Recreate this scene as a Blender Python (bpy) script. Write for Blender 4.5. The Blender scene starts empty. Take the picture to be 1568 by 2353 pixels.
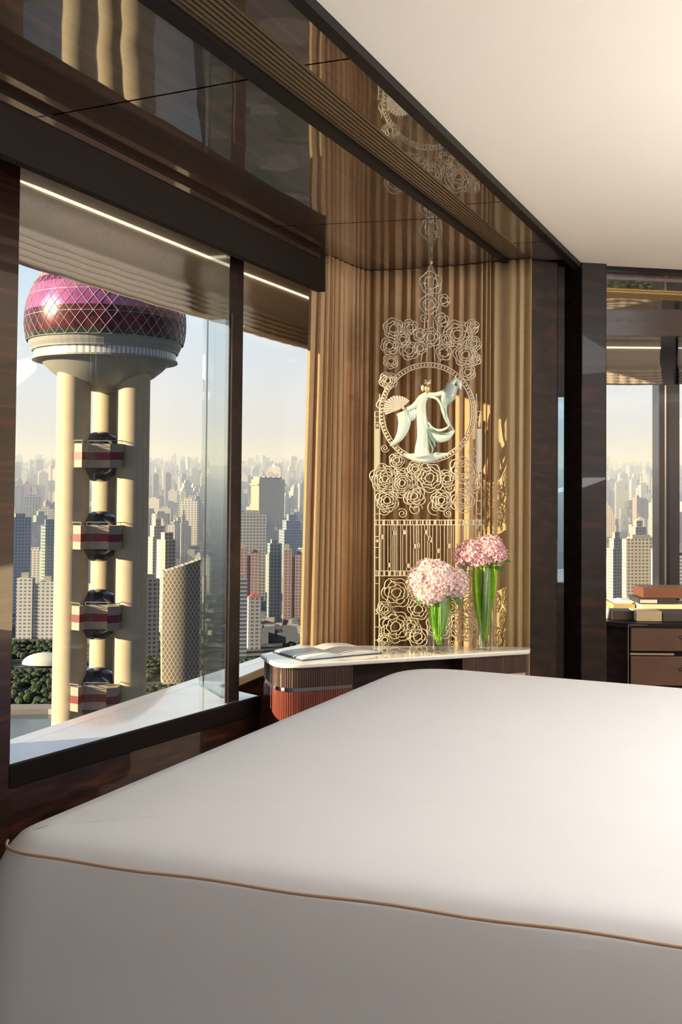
import bpy, bmesh, math, random
from mathutils import Vector, Matrix
random.seed(7)
sc = bpy.context.scene
COL = sc.collection
EYE = 1.45
F, CX, CY = 2400.0, 784.0, 1039.0
PITCH, ROLL = math.radians(1.7), math.radians(0.5)

# ------------------------------------------------------------------ camera
fw = Vector((0, math.cos(PITCH), math.sin(PITCH)))
r0 = Vector((1, 0, 0)); u0 = r0.cross(fw)
RT = r0 * math.cos(ROLL) + u0 * math.sin(ROLL)
UPV = u0 * math.cos(ROLL) - r0 * math.sin(ROLL)
cam_d = bpy.data.cameras.new('camera'); cam = bpy.data.objects.new('camera', cam_d); COL.objects.link(cam)
M = Matrix((RT, UPV, -fw)).transposed().to_4x4()
M.translation = Vector((0, 0, EYE)); cam.matrix_world = M
cam_d.sensor_fit = 'VERTICAL'; cam_d.sensor_height = 36; cam_d.sensor_width = 24
cam_d.lens = F / 2353 * 36
cam_d.shift_y = -(1176.5 - CY) / 2353
cam_d.clip_start = 0.05; cam_d.clip_end = 20000
sc.camera = cam

# ------------------------------------------------------------------ light
sc.view_settings.view_transform = 'Standard'; sc.view_settings.look = 'None'
sc.view_settings.gamma = 1; sc.view_settings.use_curve_mapping = False
sc.view_settings.exposure = 0.0
try:
    sc.cycles.max_bounces = 10; sc.cycles.transparent_max_bounces = 24
    sc.cycles.glossy_bounces = 5; sc.cycles.volume_bounces = 1
    sc.cycles.sample_clamp_indirect = 8
except Exception: pass

world = bpy.data.worlds.new('sky'); sc.world = world; world.use_nodes = True
nt = world.node_tree; nt.nodes.clear()
tc = nt.nodes.new('ShaderNodeTexCoord'); sp = nt.nodes.new('ShaderNodeSeparateXYZ')
cr = nt.nodes.new('ShaderNodeValToRGB'); bg = nt.nodes.new('ShaderNodeBackground'); wo = nt.nodes.new('ShaderNodeOutputWorld')
nt.links.new(tc.outputs['Generated'], sp.inputs[0]); nt.links.new(sp.outputs['Z'], cr.inputs[0])
m1 = nt.nodes.new('ShaderNodeMapRange'); m1.inputs[1].default_value = .34; m1.inputs[2].default_value = .95; m1.inputs[3].default_value = 1; m1.inputs[4].default_value = .3
m2 = nt.nodes.new('ShaderNodeMapRange'); m2.inputs[1].default_value = -.5; m2.inputs[2].default_value = .45; m2.inputs[3].default_value = .45; m2.inputs[4].default_value = 1
nt.links.new(sp.outputs['X'], m1.inputs[0]); nt.links.new(sp.outputs['Y'], m2.inputs[0])
mm = nt.nodes.new('ShaderNodeMath'); mm.operation = 'MULTIPLY'; nt.links.new(m1.outputs[0], mm.inputs[0]); nt.links.new(m2.outputs[0], mm.inputs[1])
nt.links.new(mm.outputs[0], bg.inputs[1]); nt.links.new(cr.outputs[0], bg.inputs[0]); nt.links.new(bg.outputs[0], wo.inputs[0])
els = cr.color_ramp.elements
els[0].position = 0.0; els[0].color = (.60, .60, .70, 1)
els[1].position = 1.0; els[1].color = (.14, .24, .50, 1)
for p, c in ((.03, (.64, .64, .73, 1)), (.08, (.78, .80, .88, 1)), (.16, (.76, .88, .97, 1)), (.26, (.50, .64, .84, 1)), (.45, (.20, .30, .48, 1))):
    e = els.new(p); e.color = c

SUN_ALT = math.radians(13.5)
sun_to = Vector((-.948, -.318, 0)).normalized() * math.cos(SUN_ALT) + Vector((0, 0, math.sin(SUN_ALT)))
sd = bpy.data.lights.new('sun', 'SUN'); sun = bpy.data.objects.new('sun', sd); COL.objects.link(sun)
sd.energy = 13; sd.color = (1.0, .80, .50); sd.angle = math.radians(.6)
sun.rotation_euler = sun_to.to_track_quat('Z', 'Y').to_euler(); sun.location = (-5, -2, 5)

def area(name, loc, target, sx, sy, energy, color):
    l = bpy.data.lights.new(name, 'AREA'); l.shape = 'RECTANGLE'; l.size = sx; l.size_y = sy
    l.energy = energy; l.color = color
    o = bpy.data.objects.new(name, l); COL.objects.link(o); o.location = loc
    o.rotation_euler = (Vector(loc) - Vector(target)).to_track_quat('Z', 'Y').to_euler()
    return o
area('bed_fill_light', (2.0, 1.9, 2.33), (1.3, 2.1, 0), 1.3, 1.0, 62, (.90, .95, 1))  # unseen fill, added to brighten the bed top
area('rear_fill_light', (.3, -2.2, 2.3), (.3, -2.2, 0), 1.0, 1.0, 40, (.92, .95, 1))  # fill added behind the camera to lift the bed's foot face
area('ceiling_fill_light', (2.5, 1.5, 1.4), (2.0, 1.5, 3.0), .7, .7, 84, (.96, .97, 1))  # upward fill added to brighten the cream ceiling and bounce onto the bed
area('curtain_fill_light', (3.9, 2.0, 1.9), (.4, 3.9, 1.2), .6, .6, 15, (1, .76, .50))  # warm fill added for the curtains, no fixture there
area('study_fill_light', (3.5, 5.3, 2.3), (2.3, 5.6, 0), .6, .5, 26, (1, .78, .52))  # warm unseen fill for the study

# ------------------------------------------------------------------ projection helpers (photo measurements -> room metres)
def ray(px, py): return RT * (px - CX) + UPV * (CY - py) + fw * F
def U(px, py, z):            # z relative to eye level; returns world point on that level
    v = ray(px, py); t = z / v.z; v = v * t; return Vector((v.x, v.y, v.z + EYE))
def UD(px, py, d):
    v = ray(px, py); t = d / v.y; v = v * t; return Vector((v.x, v.y, v.z + EYE))
def xy(v): return (v[0], v[1])
Z = lambda r: r + EYE

# ------------------------------------------------------------------ node helpers
def mat(name):
    m = bpy.data.materials.new(name); m.use_nodes = True
    n = m.node_tree; return m, n, n.nodes['Principled BSDF']
def L(n, a, b): n.links.new(a, b)
def plain(name, col, rough=.5, metal=0, coat=0, ior=1.5, spec=.5, noise=0, nscale=40, sub=None, trans=0):
    m, n, b = mat(name)
    b.inputs['Base Color'].default_value = (*col, 1); b.inputs['Roughness'].default_value = rough
    b.inputs['Metallic'].default_value = metal; b.inputs['Coat Weight'].default_value = coat
    b.inputs['Coat Roughness'].default_value = .03
    b.inputs['IOR'].default_value = ior; b.inputs['Specular IOR Level'].default_value = spec
    if noise:
        t = n.nodes.new('ShaderNodeTexCoord'); x = n.nodes.new('ShaderNodeTexNoise'); x.inputs['Scale'].default_value = nscale
        x.inputs['Detail'].default_value = 4
        L(n, t.outputs['Object'], x.inputs['Vector'])
        r = n.nodes.new('ShaderNodeValToRGB'); r.color_ramp.elements[0].position = .3; r.color_ramp.elements[1].position = .7
        r.color_ramp.elements[0].color = (*[c * (1 - noise) for c in col], 1)
        r.color_ramp.elements[1].color = (*[min(1, c * (1 + noise)) for c in col], 1)
        L(n, x.outputs['Fac'], r.inputs[0]); L(n, r.outputs[0], b.inputs['Base Color'])
    if trans:
        tb = n.nodes.new('ShaderNodeBsdfTranslucent'); tb.inputs[0].default_value = (*col, 1)
        mx = n.nodes.new('ShaderNodeMixShader'); mx.inputs[0].default_value = trans
        out = n.nodes['Material Output']
        L(n, b.outputs[0], mx.inputs[1]); L(n, tb.outputs[0], mx.inputs[2]); L(n, mx.outputs[0], out.inputs[0])
    return m
def wood(name, c0, c1, c2, ang=0, along='h', coat=1, rough=.3, cior=1.6, freq=45, wave=0, crough=.02, spec=.5):
    m, n, b = mat(name)
    t = n.nodes.new('ShaderNodeTexCoord'); r = n.nodes.new('ShaderNodeMapping'); r.inputs['Rotation'].default_value = (0, 0, -ang)
    s = n.nodes.new('ShaderNodeMapping')
    s.inputs['Scale'].default_value = (.9, freq, freq) if along == 'h' else (freq, freq, .9)
    x = n.nodes.new('ShaderNodeTexNoise'); x.inputs['Scale'].default_value = 1; x.inputs['Detail'].default_value = 5; x.inputs['Distortion'].default_value = .4
    L(n, t.outputs['Object'], r.inputs[0]); L(n, r.outputs[0], s.inputs[0]); L(n, s.outputs[0], x.inputs['Vector'])
    cr = n.nodes.new('ShaderNodeValToRGB'); e = cr.color_ramp.elements
    e[0].position = .35; e[0].color = (*c0, 1); e[1].position = .72; e[1].color = (*c2, 1)
    k = e.new(.55); k.color = (*c1, 1)
    L(n, x.outputs['Fac'], cr.inputs[0]); L(n, cr.outputs[0], b.inputs['Base Color'])
    b.inputs['Roughness'].default_value = rough; b.inputs['Coat Weight'].default_value = coat; b.inputs['Specular IOR Level'].default_value = spec
    b.inputs['Coat Roughness'].default_value = crough; b.inputs['Coat IOR'].default_value = cior
    if wave:
        y = n.nodes.new('ShaderNodeTexNoise'); y.inputs['Scale'].default_value = 3.0; y.inputs['Detail'].default_value = 1
        L(n, t.outputs['Object'], y.inputs['Vector'])
        bp = n.nodes.new('ShaderNodeBump'); bp.inputs['Strength'].default_value = wave; bp.inputs['Distance'].default_value = .01
        L(n, y.outputs['Fac'], bp.inputs['Height']); L(n, bp.outputs[0], b.inputs['Coat Normal'])
    return m
def glass(name, tint, refl=.08, rough=.0, k=1):
    m = bpy.data.materials.new(name); m.use_nodes = True; n = m.node_tree; n.nodes.clear()
    o = n.nodes.new('ShaderNodeOutputMaterial'); a = n.nodes.new('ShaderNodeBsdfTransparent'); g = n.nodes.new('ShaderNodeBsdfGlossy')
    mx = n.nodes.new('ShaderNodeMixShader'); fc = n.nodes.new('ShaderNodeLayerWeight'); fc.inputs[0].default_value = .5
    fr = n.nodes.new('ShaderNodeMath'); fr.operation = 'POWER'; fr.inputs[1].default_value = 5; L(n, fc.outputs['Facing'], fr.inputs[0])
    mt = n.nodes.new('ShaderNodeMath'); mt.operation = 'MULTIPLY_ADD'; mt.inputs[1].default_value = (1 - refl) * k; mt.inputs[2].default_value = refl
    a.inputs[0].default_value = (*tint, 1); g.inputs['Roughness'].default_value = rough
    L(n, fr.outputs[0], mt.inputs[0]); L(n, mt.outputs[0], mx.inputs[0]); L(n, a.outputs[0], mx.inputs[1]); L(n, g.outputs[0], mx.inputs[2]); L(n, mx.outputs[0], o.inputs[0])
    return m
def emis(name, col, s):
    m = bpy.data.materials.new(name); m.use_nodes = True; n = m.node_tree; n.nodes.clear()
    o = n.nodes.new('ShaderNodeOutputMaterial'); e = n.nodes.new('ShaderNodeEmission'); e.inputs[0].default_value = (*col, 1); e.inputs[1].default_value = s
    L(n, e.outputs[0], o.inputs[0]); return m
def facade(name, wall, glassc, wx=3.6, wz=3.4, fx=.5, fz=.5, rough=.6):
    m, n, b = mat(name)
    t = n.nodes.new('ShaderNodeTexCoord'); s = n.nodes.new('ShaderNodeSeparateXYZ'); L(n, t.outputs['Object'], s.inputs[0])
    ad = n.nodes.new('ShaderNodeMath'); ad.operation = 'ADD'; L(n, s.outputs['X'], ad.inputs[0]); L(n, s.outputs['Y'], ad.inputs[1])
    def band(src, w, f):
        d = n.nodes.new('ShaderNodeMath'); d.operation = 'DIVIDE'; d.inputs[1].default_value = w; L(n, src, d.inputs[0])
        fr = n.nodes.new('ShaderNodeMath'); fr.operation = 'FRACT'; L(n, d.outputs[0], fr.inputs[0])
        c = n.nodes.new('ShaderNodeMath'); c.operation = 'LESS_THAN'; c.inputs[1].default_value = f; L(n, fr.outputs[0], c.inputs[0]); return c.outputs[0]
    a = band(ad.outputs[0], wx, fx); c = band(s.outputs['Z'], wz, fz)
    mu = n.nodes.new('ShaderNodeMath'); mu.operation = 'MULTIPLY'; L(n, a, mu.inputs[0]); L(n, c, mu.inputs[1])
    mx = n.nodes.new('ShaderNodeMixRGB'); mx.inputs[1].default_value = (*wall, 1); mx.inputs[2].default_value = (*glassc, 1)
    L(n, mu.outputs[0], mx.inputs[0]); L(n, mx.outputs[0], b.inputs['Base Color']); b.inputs['Roughness'].default_value = rough
    return m

# ------------------------------------------------------------------ mesh builder
class MB:
    def __init__(s): s.v = []; s.f = []
    def add(s, vs, fs):
        o = len(s.v); s.v += [tuple(p) for p in vs]; s.f += [tuple(i + o for i in f) for f in fs]; return s
    def box(s, x0, x1, y0, y1, z0, z1):
        return s.prism([(x0, y0), (x1, y0), (x1, y1), (x0, y1)], z0, z1)
    def prism(s, pts, z0, z1):
        a = sum(pts[i][0] * pts[(i + 1) % len(pts)][1] - pts[(i + 1) % len(pts)][0] * pts[i][1] for i in range(len(pts)))
        if a < 0: pts = pts[::-1]
        n = len(pts)
        vs = [(p[0], p[1], z0) for p in pts] + [(p[0], p[1], z1) for p in pts]
        fs = [tuple(range(n))[::-1], tuple(range(n, 2 * n))] + [(i, (i + 1) % n, n + (i + 1) % n, n + i) for i in range(n)]
        return s.add(vs, fs)
    def obox(s, a, b, t, z0, z1, off=0):      # box along plan segment a-b, thickness t on the left-hand side of a->b, shifted off
        a = Vector(a[:2]); b = Vector(b[:2]); d = (b - a).normalized(); nn = Vector((-d.y, d.x))
        return s.prism([xy(a + nn * off), xy(b + nn * off), xy(b + nn * (off + t)), xy(a + nn * (off + t))], z0, z1)
    def tube(s, path, r, n=8, closed=False, flat=None, caps=True):
        path = [Vector(p) for p in path]; N = len(path); rings = []
        rr = r if isinstance(r, (list, tuple)) else [r] * N
        prev = None
        for i, p in enumerate(path):
            if closed: t = path[(i + 1) % N] - path[i - 1]
            else: t = path[min(i + 1, N - 1)] - path[max(i - 1, 0)]
            if t.length < 1e-9: t = Vector((0, 0, 1))
            t.normalize()
            if flat is not None:
                w = Vector(flat).normalized(); u = t.cross(w); u = u.normalized() if u.length > 1e-6 else Vector((1, 0, 0))
                k = .5 if rr[i] > .004 else 1
            else:
                if prev is None: u = t.orthogonal().normalized()
                else: u = (prev - t * prev.dot(t)).normalized()
                w = t.cross(u); k = 1
            prev = u
            rings.append([p + u * math.cos(2 * math.pi * j / n) * rr[i] + w * math.sin(2 * math.pi * j / n) * rr[i] * k for j in range(n)])
        vs = [q for rg in rings for q in rg]; fs = []
        for i in range(N if closed else N - 1):
            a = i * n; b = ((i + 1) % N) * n
            for j in range(n): fs.append((a + j, a + (j + 1) % n, b + (j + 1) % n, b + j))
        if not closed and caps: fs += [tuple(range(n))[::-1], tuple(range((N - 1) * n, N * n))]
        return s.add(vs, fs)
    def lathe(s, prof, c=(0, 0, 0), n=48, cap=True):
        vs = []; fs = []
        for r, z in prof:
            for j in range(n):
                a = 2 * math.pi * j / n; vs.append((c[0] + r * math.cos(a), c[1] + r * math.sin(a), c[2] + z))
        for i in range(len(prof) - 1):
            for j in range(n): fs.append((i * n + j, i * n + (j + 1) % n, (i + 1) * n + (j + 1) % n, (i + 1) * n + j))
        if cap:
            if prof[0][0] > 1e-6: fs.append(tuple(range(n))[::-1])
            if prof[-1][0] > 1e-6: fs.append(tuple(range((len(prof) - 1) * n, len(prof) * n)))
        return s.add(vs, fs)
    def ball(s, c, r, n=12, m=8, sc_=(1, 1, 1)):
        prof = [(r * math.sin(math.pi * i / m), -r * math.cos(math.pi * i / m)) for i in range(m + 1)]
        t = MB().lathe(prof, (0, 0, 0), n, False)
        return s.add([(c[0] + v[0] * sc_[0], c[1] + v[1] * sc_[1], c[2] + v[2] * sc_[2]) for v in t.v], t.f)
    def sheet(s, rows):                         # rows of equal length -> grid surface
        n = len(rows[0]); vs = [p for r in rows for p in r]
        fs = [(i * n + j, i * n + j + 1, (i + 1) * n + j + 1, (i + 1) * n + j) for i in range(len(rows) - 1) for j in range(n - 1)]
        return s.add(vs, fs)
    def build(s, name, m, parent=None, smooth=False, bevel=0, seg=2, solid=0, sub=0, angle=None):
        me = bpy.data.meshes.new(name)
        base = Vector((0, 0, 0))
        me.from_pydata([tuple(Vector(v)) for v in s.v], [], s.f); me.update()
        bm = bmesh.new(); bm.from_mesh(me); bmesh.ops.recalc_face_normals(bm, faces=bm.faces); bm.to_mesh(me); bm.free()
        if smooth:
            me.polygons.foreach_set('use_smooth', [True] * len(me.polygons))
            if angle:
                try: me.set_sharp_from_angle(angle=math.radians(angle))
                except Exception: pass
        me.materials.append(m)
        o = bpy.data.objects.new(name, me); COL.objects.link(o)
        if parent is not None:
            o.parent = parent; o.matrix_parent_inverse = Matrix.Translation(-parent_loc(parent))
        if solid:
            d = o.modifiers.new('solid', 'SOLIDIFY'); d.thickness = solid; d.offset = 0
        if bevel:
            d = o.modifiers.new('bevel', 'BEVEL'); d.width = bevel; d.segments = seg; d.limit_method = 'ANGLE'
        if sub:
            d = o.modifiers.new('sub', 'SUBSURF'); d.levels = sub; d.render_levels = sub
        return o
def parent_loc(p):
    return Vector(p.location) if p.type == 'EMPTY' else Vector((0, 0, 0))
def empty(name, loc, label=None, cat=None, group=None, kind=None):
    o = bpy.data.objects.new(name, None); COL.objects.link(o); o.location = loc; o.empty_display_size = .05
    return tag(o, label, cat, group, kind)
def tag(o, label=None, cat=None, group=None, kind=None):
    if label: o['label'] = label
    if cat: o['category'] = cat
    if group: o['group'] = group
    if kind: o['kind'] = kind
    return o
def struct(o): o['kind'] = 'structure'; return o

# ------------------------------------------------------------------ materials
MAIN = math.atan2(.915, .403)
ebony = wood('ebony_veneer', (.012, .006, .004), (.035, .013, .008), (.11, .03, .015), MAIN, 'h', cior=1.7)
ebony_panel = wood('ebony_ceiling_panel', (.02, .01, .007), (.05, .022, .013), (.12, .045, .025), MAIN, 'h', cior=2.5, wave=.15)
ebony_dark = wood('ebony_black', (.010, .006, .005), (.018, .009, .007), (.045, .016, .012), 0, 'h', cior=1.4, freq=30, coat=.12, rough=.5, spec=.25)
black_trim = plain('black_trim', (.010, .007, .006), .5, spec=.15)
cream = plain('cream_plaster', (.88, .80, .68), .7)
beam_m = plain('beam_bronze_black', (.016, .011, .008), .7, spec=.12)
bronze = plain('bronze_slat', (.28, .20, .12), .35, metal=.8)
stone = plain('polished_sill_stone', (.62, .62, .62), .12, coat=1, ior=1.6, noise=.05, nscale=6)
marble = plain('white_marble', (.82, .80, .76), .12, coat=.6, noise=.04, nscale=9)
pane_m = glass('window_pane', (.99, .995, .99), .008, k=.5)
fin_m = glass('grey_reflective_glass', (.93, .97, .96), .17)
blind_m = plain('blind_fabric', (.46, .39, .31), .6, noise=.08, nscale=90, trans=.12)
streak_m = emis('sheen_glow', (1, .86, .62), 1.3)  # emission imitating the satin highlight on the blinds
curtain_m = plain('tan_curtain', (.60, .385, .20), .65, trans=.22, noise=.06, nscale=60)
sheer_m = plain('gold_sheer_curtain', (.62, .44, .22), .6, trans=.35, noise=.06, nscale=60)
carpet = plain('carpet', (.34, .28, .23), .9, noise=.2, nscale=20)
metal_gold = plain('champagne_metal', (.74, .63, .46), .4, metal=.3)
jade = plain('pale_jade_enamel', (.66, .74, .62), .25, coat=.6)
jade_dark = plain('green_enamel', (.16, .27, .22), .3, coat=.5)
skin_gold = plain('gilded', (.75, .50, .25), .35, metal=.5)
linen = plain('white_bed_linen', (.81, .81, .82), .75, noise=.012, nscale=5)
piping_m = plain('tan_piping', (.50, .33, .22), .7)
lacquer = plain('red_brown_lacquer', (.16, .035, .022), .3, coat=.8)
lacquer_dark = plain('dark_brown_leather', (.060, .028, .022), .35, coat=.5)
chrome = plain('chrome', (.75, .72, .68), .12, metal=1)
vglass = glass('clear_glass', (.97, .985, .975), .10)

# ------------------------------------------------------------------ room shell
INA, INB = U(28, 1757, -.78), U(594, 1600, -.78)          # inner edge of the sill
ind = (INB - INA).normalized()
BL0, BL1, BL2, BL3 = U(41, 610, .625), U(482, 740, .625), U(562, 765, .625), U(691, 800, .625)
gd = (BL3 - BL0); gd.z = 0; gd.normalize()
gn = Vector((-gd.y, gd.x, 0))                             # to the outside
G = lambda s, off=0: BL0 + gd * s + gn * off              # along the glass line
ZS = Z(-.78); ZC = Z(.9); ZT = Z(1.15)
o = MB().prism([(-1.35, -4), (4.5, -4), (4.5, 6.7), (.9, 6.7), xy(G(2.2, .09)), xy(G(-.10, .09)), (-1.35, 2.4)], -.12, 0).build('floor', carpet); struct(o)
# lower wall under the window, inner face on the sill edge
jog0 = INA + ind * 1.13; pA = INA - ind * .02
wl = MB().prism([xy(pA), xy(jog0), (-.46, 4.02), (-.16, 4.88), xy(G(2.2, .10)), xy(G(-.10, .10))], 0, ZS - .035).build('wall_left', ebony); struct(wl)
sill = MB().prism([xy(pA), xy(jog0), (-.46, 4.02), (-.16, 4.88), xy(G(2.2, .10)), xy(G(-.10, .10))], ZS - .034, ZS).build('trim_1', stone, bevel=.004); struct(sill)
nose = MB().obox(INA - ind * .02, INA + ind * 1.12, -.014, ZS - .06, ZS + .004).build('trim_2', black_trim, bevel=.003); struct(nose)
# solid wall to the left of the window, behind and beside the camera
pl = U(34, 1500, -.78); LP = UD(34, 1100, 2.87)
wl2 = MB().prism([(LP.x, LP.y), (LP.x - .075, LP.y + .16), (LP.x - .35, LP.y + .16), (LP.x - .35, -4), (-1.35, -4), (-1.35, 1.9)], 0, ZT).build('wall_left_rear', ebony); struct(wl2)
# slim mullion post
m0, m1 = INA + ind * .932, INA + ind * .99
o = MB().prism([xy(UD(523, 1100, 3.70)), xy(UD(555, 1100, 3.76)), xy(UD(555, 1100, 3.82)), xy(UD(522, 1100, 3.80))], ZS, Z(.93)).build('trim_3', ebony_dark, bevel=.004); struct(o)
# glazing, two panes with slim frames; reflective glass fin behind the post
def window(name, s0, s1, z0, z1):
    w = empty(name, G((s0 + s1) / 2) * 1.0, kind='structure')
    w.location.z = z0
    MB().obox(G(s0), G(s1), .012, z0, z1, .03).build('pane', pane_m, w)
    return w
w1 = window('window_1', -.05, 1.14, ZS, Z(.93)); w2 = window('window_2', 1.17, 2.18, ZS, Z(.93))
fa, fb = UD(472, 1100, 4.04), UD(524, 1100, 3.80)
fin = empty('window_4', (fa.x, fa.y, ZS), kind='structure')
MB().obox(fb, fa, .016, ZS, Z(.93)).build('pane', fin_m, fin)
fr = MB(); fr.obox(fa, fb, .012, ZS, Z(.93), -.006); fr.v = [((v[0] - fa.x) * .06 + fa.x, (v[1] - fa.y) * .06 + fa.y, v[2]) for v in fr.v]
fr.build('window_frame', black_trim, fin)
e1_ = UD(530, 1100, 3.69); struct(MB().box(e1_.x - .003, e1_.x + .002, 3.685, 3.70, ZS, Z(.60)).build('trim_12', chrome))
# dropped glossy ceiling strip, grille, band, cornice
A0, A1 = U(0, 203, .9), U(700, 560, .9); ad = (A1 - A0).normalized()
def line(p, q, t): return p + (q - p) * t
E0 = lambda p, q, y: p + (q - p) * ((y - p.y) / (q.y - p.y))
L1 = (U(334, 0, .9), U(1141, 587, .9)); L2 = (U(383, 0, .9), U(1156, 587, .9)); L3 = (U(526, 0, .9), U(1205, 584, .9))
L4 = (U(671, 0, .9), U(1314, 612, .9)); L5 = (U(684, 0, .9), U(1319, 610, .9)); L6 = (U(722, 0, .9), U(1340, 610, .9))
L0 = (A0, A1)
def strip(la, lb, ya, yb, z0, z1, name, m, **k):
    return struct(MB().prism([xy(E0(*la, ya)), xy(E0(*la, yb)), xy(E0(*lb, yb)), xy(E0(*lb, ya))], z0, z1).build(name, m, **k))
def seam_y(l, px, py): return U(px, py, .9).y
# soffit panels split at the seams (each line of the photo's panel joints)
cuts = [(-2.5, -2.5), (seam_y(L0, 190, 265), seam_y(L1, 545, 180)), (seam_y(L0, 690, 522), seam_y(L1, 890, 500)), (4.75, 4.75)]
names = ['ceiling_soffit', 'ceiling_soffit', 'ceiling_soffit']
root = empty('ceiling_lowered', (0, 3, ZC), kind='structure')
for i in range(3):
    (ya, yb), (yc, yd) = cuts[i], cuts[i + 1]; g = .0035
    MB().prism([xy(E0(*L0, ya + g)), xy(E0(*L1, yb + g)), xy(E0(*L1, yd - g)), xy(E0(*L0, yc - g))], ZC, ZC + .02).build('veneer_panel', ebony_panel, root)
MB().prism([xy(E0(*L0, -2.6)), xy(E0(*L1, -2.6)), xy(E0(*L1, 5.4)), xy(E0(*L0, 5.4))], ZC + .021, ZC + .05).build('backing_board', black_trim, root)
bcuts = [-2.5, U(700, 150, .9).y, U(1090, 470, .9).y, U(1215, 560, .9).y, 4.18]
for i in range(4):
    g = .003
    ya, yc = bcuts[i], bcuts[i + 1]
    MB().prism([xy(E0(*L3, ya + g)), xy(E0(*L4, ya + g + (.0 if i == 0 else -.04))), xy(E0(*L4, yc - g - .04)), xy(E0(*L3, yc - g))], ZC, ZC + .02).build('band_panel', ebony_panel, root)
MB().prism([xy(E0(*L3, -2.6)), xy(E0(*L4, -2.6)), xy(E0(*L4, 4.2)), xy(E0(*L3, 4.2))], ZC + .021, ZC + .05).build('backing_board', black_trim, root)
strip(L1, L2, -2.6, 4.3, ZC - .012, ZC + .05, 'trim_4', black_trim)
strip(L4, L5, -2.6, 4.27, ZC - .004, ZC + .05, 'trim_5', plain('brown_metal', (.14, .085, .06), .3, metal=.6))
strip(L5, L6, -2.6, 4.26, ZC - .018, ZC + .06, 'trim_6', black_trim)
gr = empty('ventilation_grille', (*xy(E0(*L2, 3)), ZC), 'long dark slotted grille with bronze slats running between the glossy ceiling strips', 'grille')
gb = MB().prism([xy(E0(*L2, -2.6)), xy(E0(*L2, 4.3)), xy(E0(*L3, 4.3)), xy(E0(*L3, -2.6))], ZC + .03, ZC + .05); gb.build('housing', black_trim, gr)
for i in range(8):
    def lerpL(k): return (L2[0] + (L3[0] - L2[0]) * k, L2[1] + (L3[1] - L2[1]) * k)
    a, b = lerpL((i + .22) / 8), lerpL((i + .80) / 8)
    MB().prism([xy(E0(*a, -2.5)), xy(E0(*a, 4.29)), xy(E0(*b, 4.29)), xy(E0(*b, -2.5))], ZC + .002, ZC + .012).build('slat', bronze, gr)
# cream ceiling
c6a, c6b = E0(*L6, -3.9), Vector((.984, 4.254, 0))
c7 = Vector((1.419, 4.34, 0)); c8 = c6b + (c7 - c6b) * 8
struct(MB().prism([xy(c6a), xy(c6b), xy(c8), (c8.x, -3.9)], ZC + .004, ZC + .06).build('ceiling', cream))
cd = (c7 - c6b).normalized()
struct(MB().obox(c6b - cd * .02, c8, .045, ZC - .012, ZC + .06).build('trim_7', black_trim))
struct(MB().prism([(-1.4, -4), (4.6, -4), (4.6, 6.75), (.9, 6.75), xy(G(2.3, .12)), xy(G(-.3, .12)), (-1.4, 2.4)], ZT, ZT + .06).build('ceiling_slab', black_trim))
# beam over the window
o = MB().prism([xy(E0(*L0, 2.0)), xy(E0(*L0, 4.09)), xy(E0(*L0, 4.09) + gn * .03), xy(E0(*L0, 2.0) + gn * .03)], Z(.752), ZT).build('trim_8', beam_m); struct(o)
o = MB().prism([xy(E0(*L0, 2.0)), xy(E0(*L0, 4.02)), xy(E0(*L0, 4.02) - gn * .012), xy(E0(*L0, 2.0) - gn * .012)], Z(.868), Z(.884)).build('trim_9', ebony); struct(o)
# back and right walls (behind and beside the camera)
struct(MB().box(-1.6, 4.4, -4.1, -3.98, 0, ZT).build('wall_back', plain('taupe_wall', (.52, .50, .50), .7)))
struct(MB().box(4.3, 4.42, -3.98, 6.6, 0, ZT).build('wall_right', cream))

# ------------------------------------------------------------------ roman blinds
def blind(name, pa, pb, nrm, label, folds=4, ztop=1.0, streak=True, grp=None):
    pa = Vector(pa); pb = Vector(pb); prof = []
    zb = pa.z - EYE
    prof += [(.0, ztop), (.012, .95), (.022, .90), (.024, .87), (.018, .84), (.010, .80), (.012, .76), (.03, .735), (.045, .72), (.02, .708)]
    h = (.708 - zb) / folds
    for k in range(folds):
        z = .708 - k * h
        prof += [(.045 + .004 * k, z - h * .35), (.05 + .004 * k, z - h * .65), (.018, z - h * .97)]
    b = MB(); N = 24; rows = []
    for off, z in prof:
        rows.append([tuple(Vector((pa.x, pa.y, 0)) * (1 - t / N) + Vector((pb.x, pb.y, 0)) * (t / N) - nrm * (off + .004 * math.sin(t * 1.7) * (z < .72)) + Vector((0, 0, Z(z) - .004 * math.sin(math.pi * t / N)))) for t in range(N + 1)])
    b.sheet(rows)
    r = empty(name, ((pa.x + pb.x) / 2, (pa.y + pb.y) / 2, pa.z), label, 'blind', grp)
    b.build('fabric', blind_m, r, smooth=True, solid=.003)
    if streak:
        MB().tube([Vector((pa.x, pa.y, Z(.862))) * (1 - t / 8) + Vector((pb.x, pb.y, Z(.862))) * (t / 8) - nrm * .028 for t in range(9)], [.002] + [.0055] * 8, 6).build('sheen_streak', streak_m, r)  # glowing tube added as the fabric's highlight streak, not a lamp
    return r
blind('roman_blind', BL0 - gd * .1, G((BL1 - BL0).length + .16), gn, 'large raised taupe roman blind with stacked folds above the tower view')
blind('roman_blind', BL2 - gd * .12, BL3 + gd * .1, gn, 'narrow raised taupe roman blind between the dark post and the tan curtain')

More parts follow.
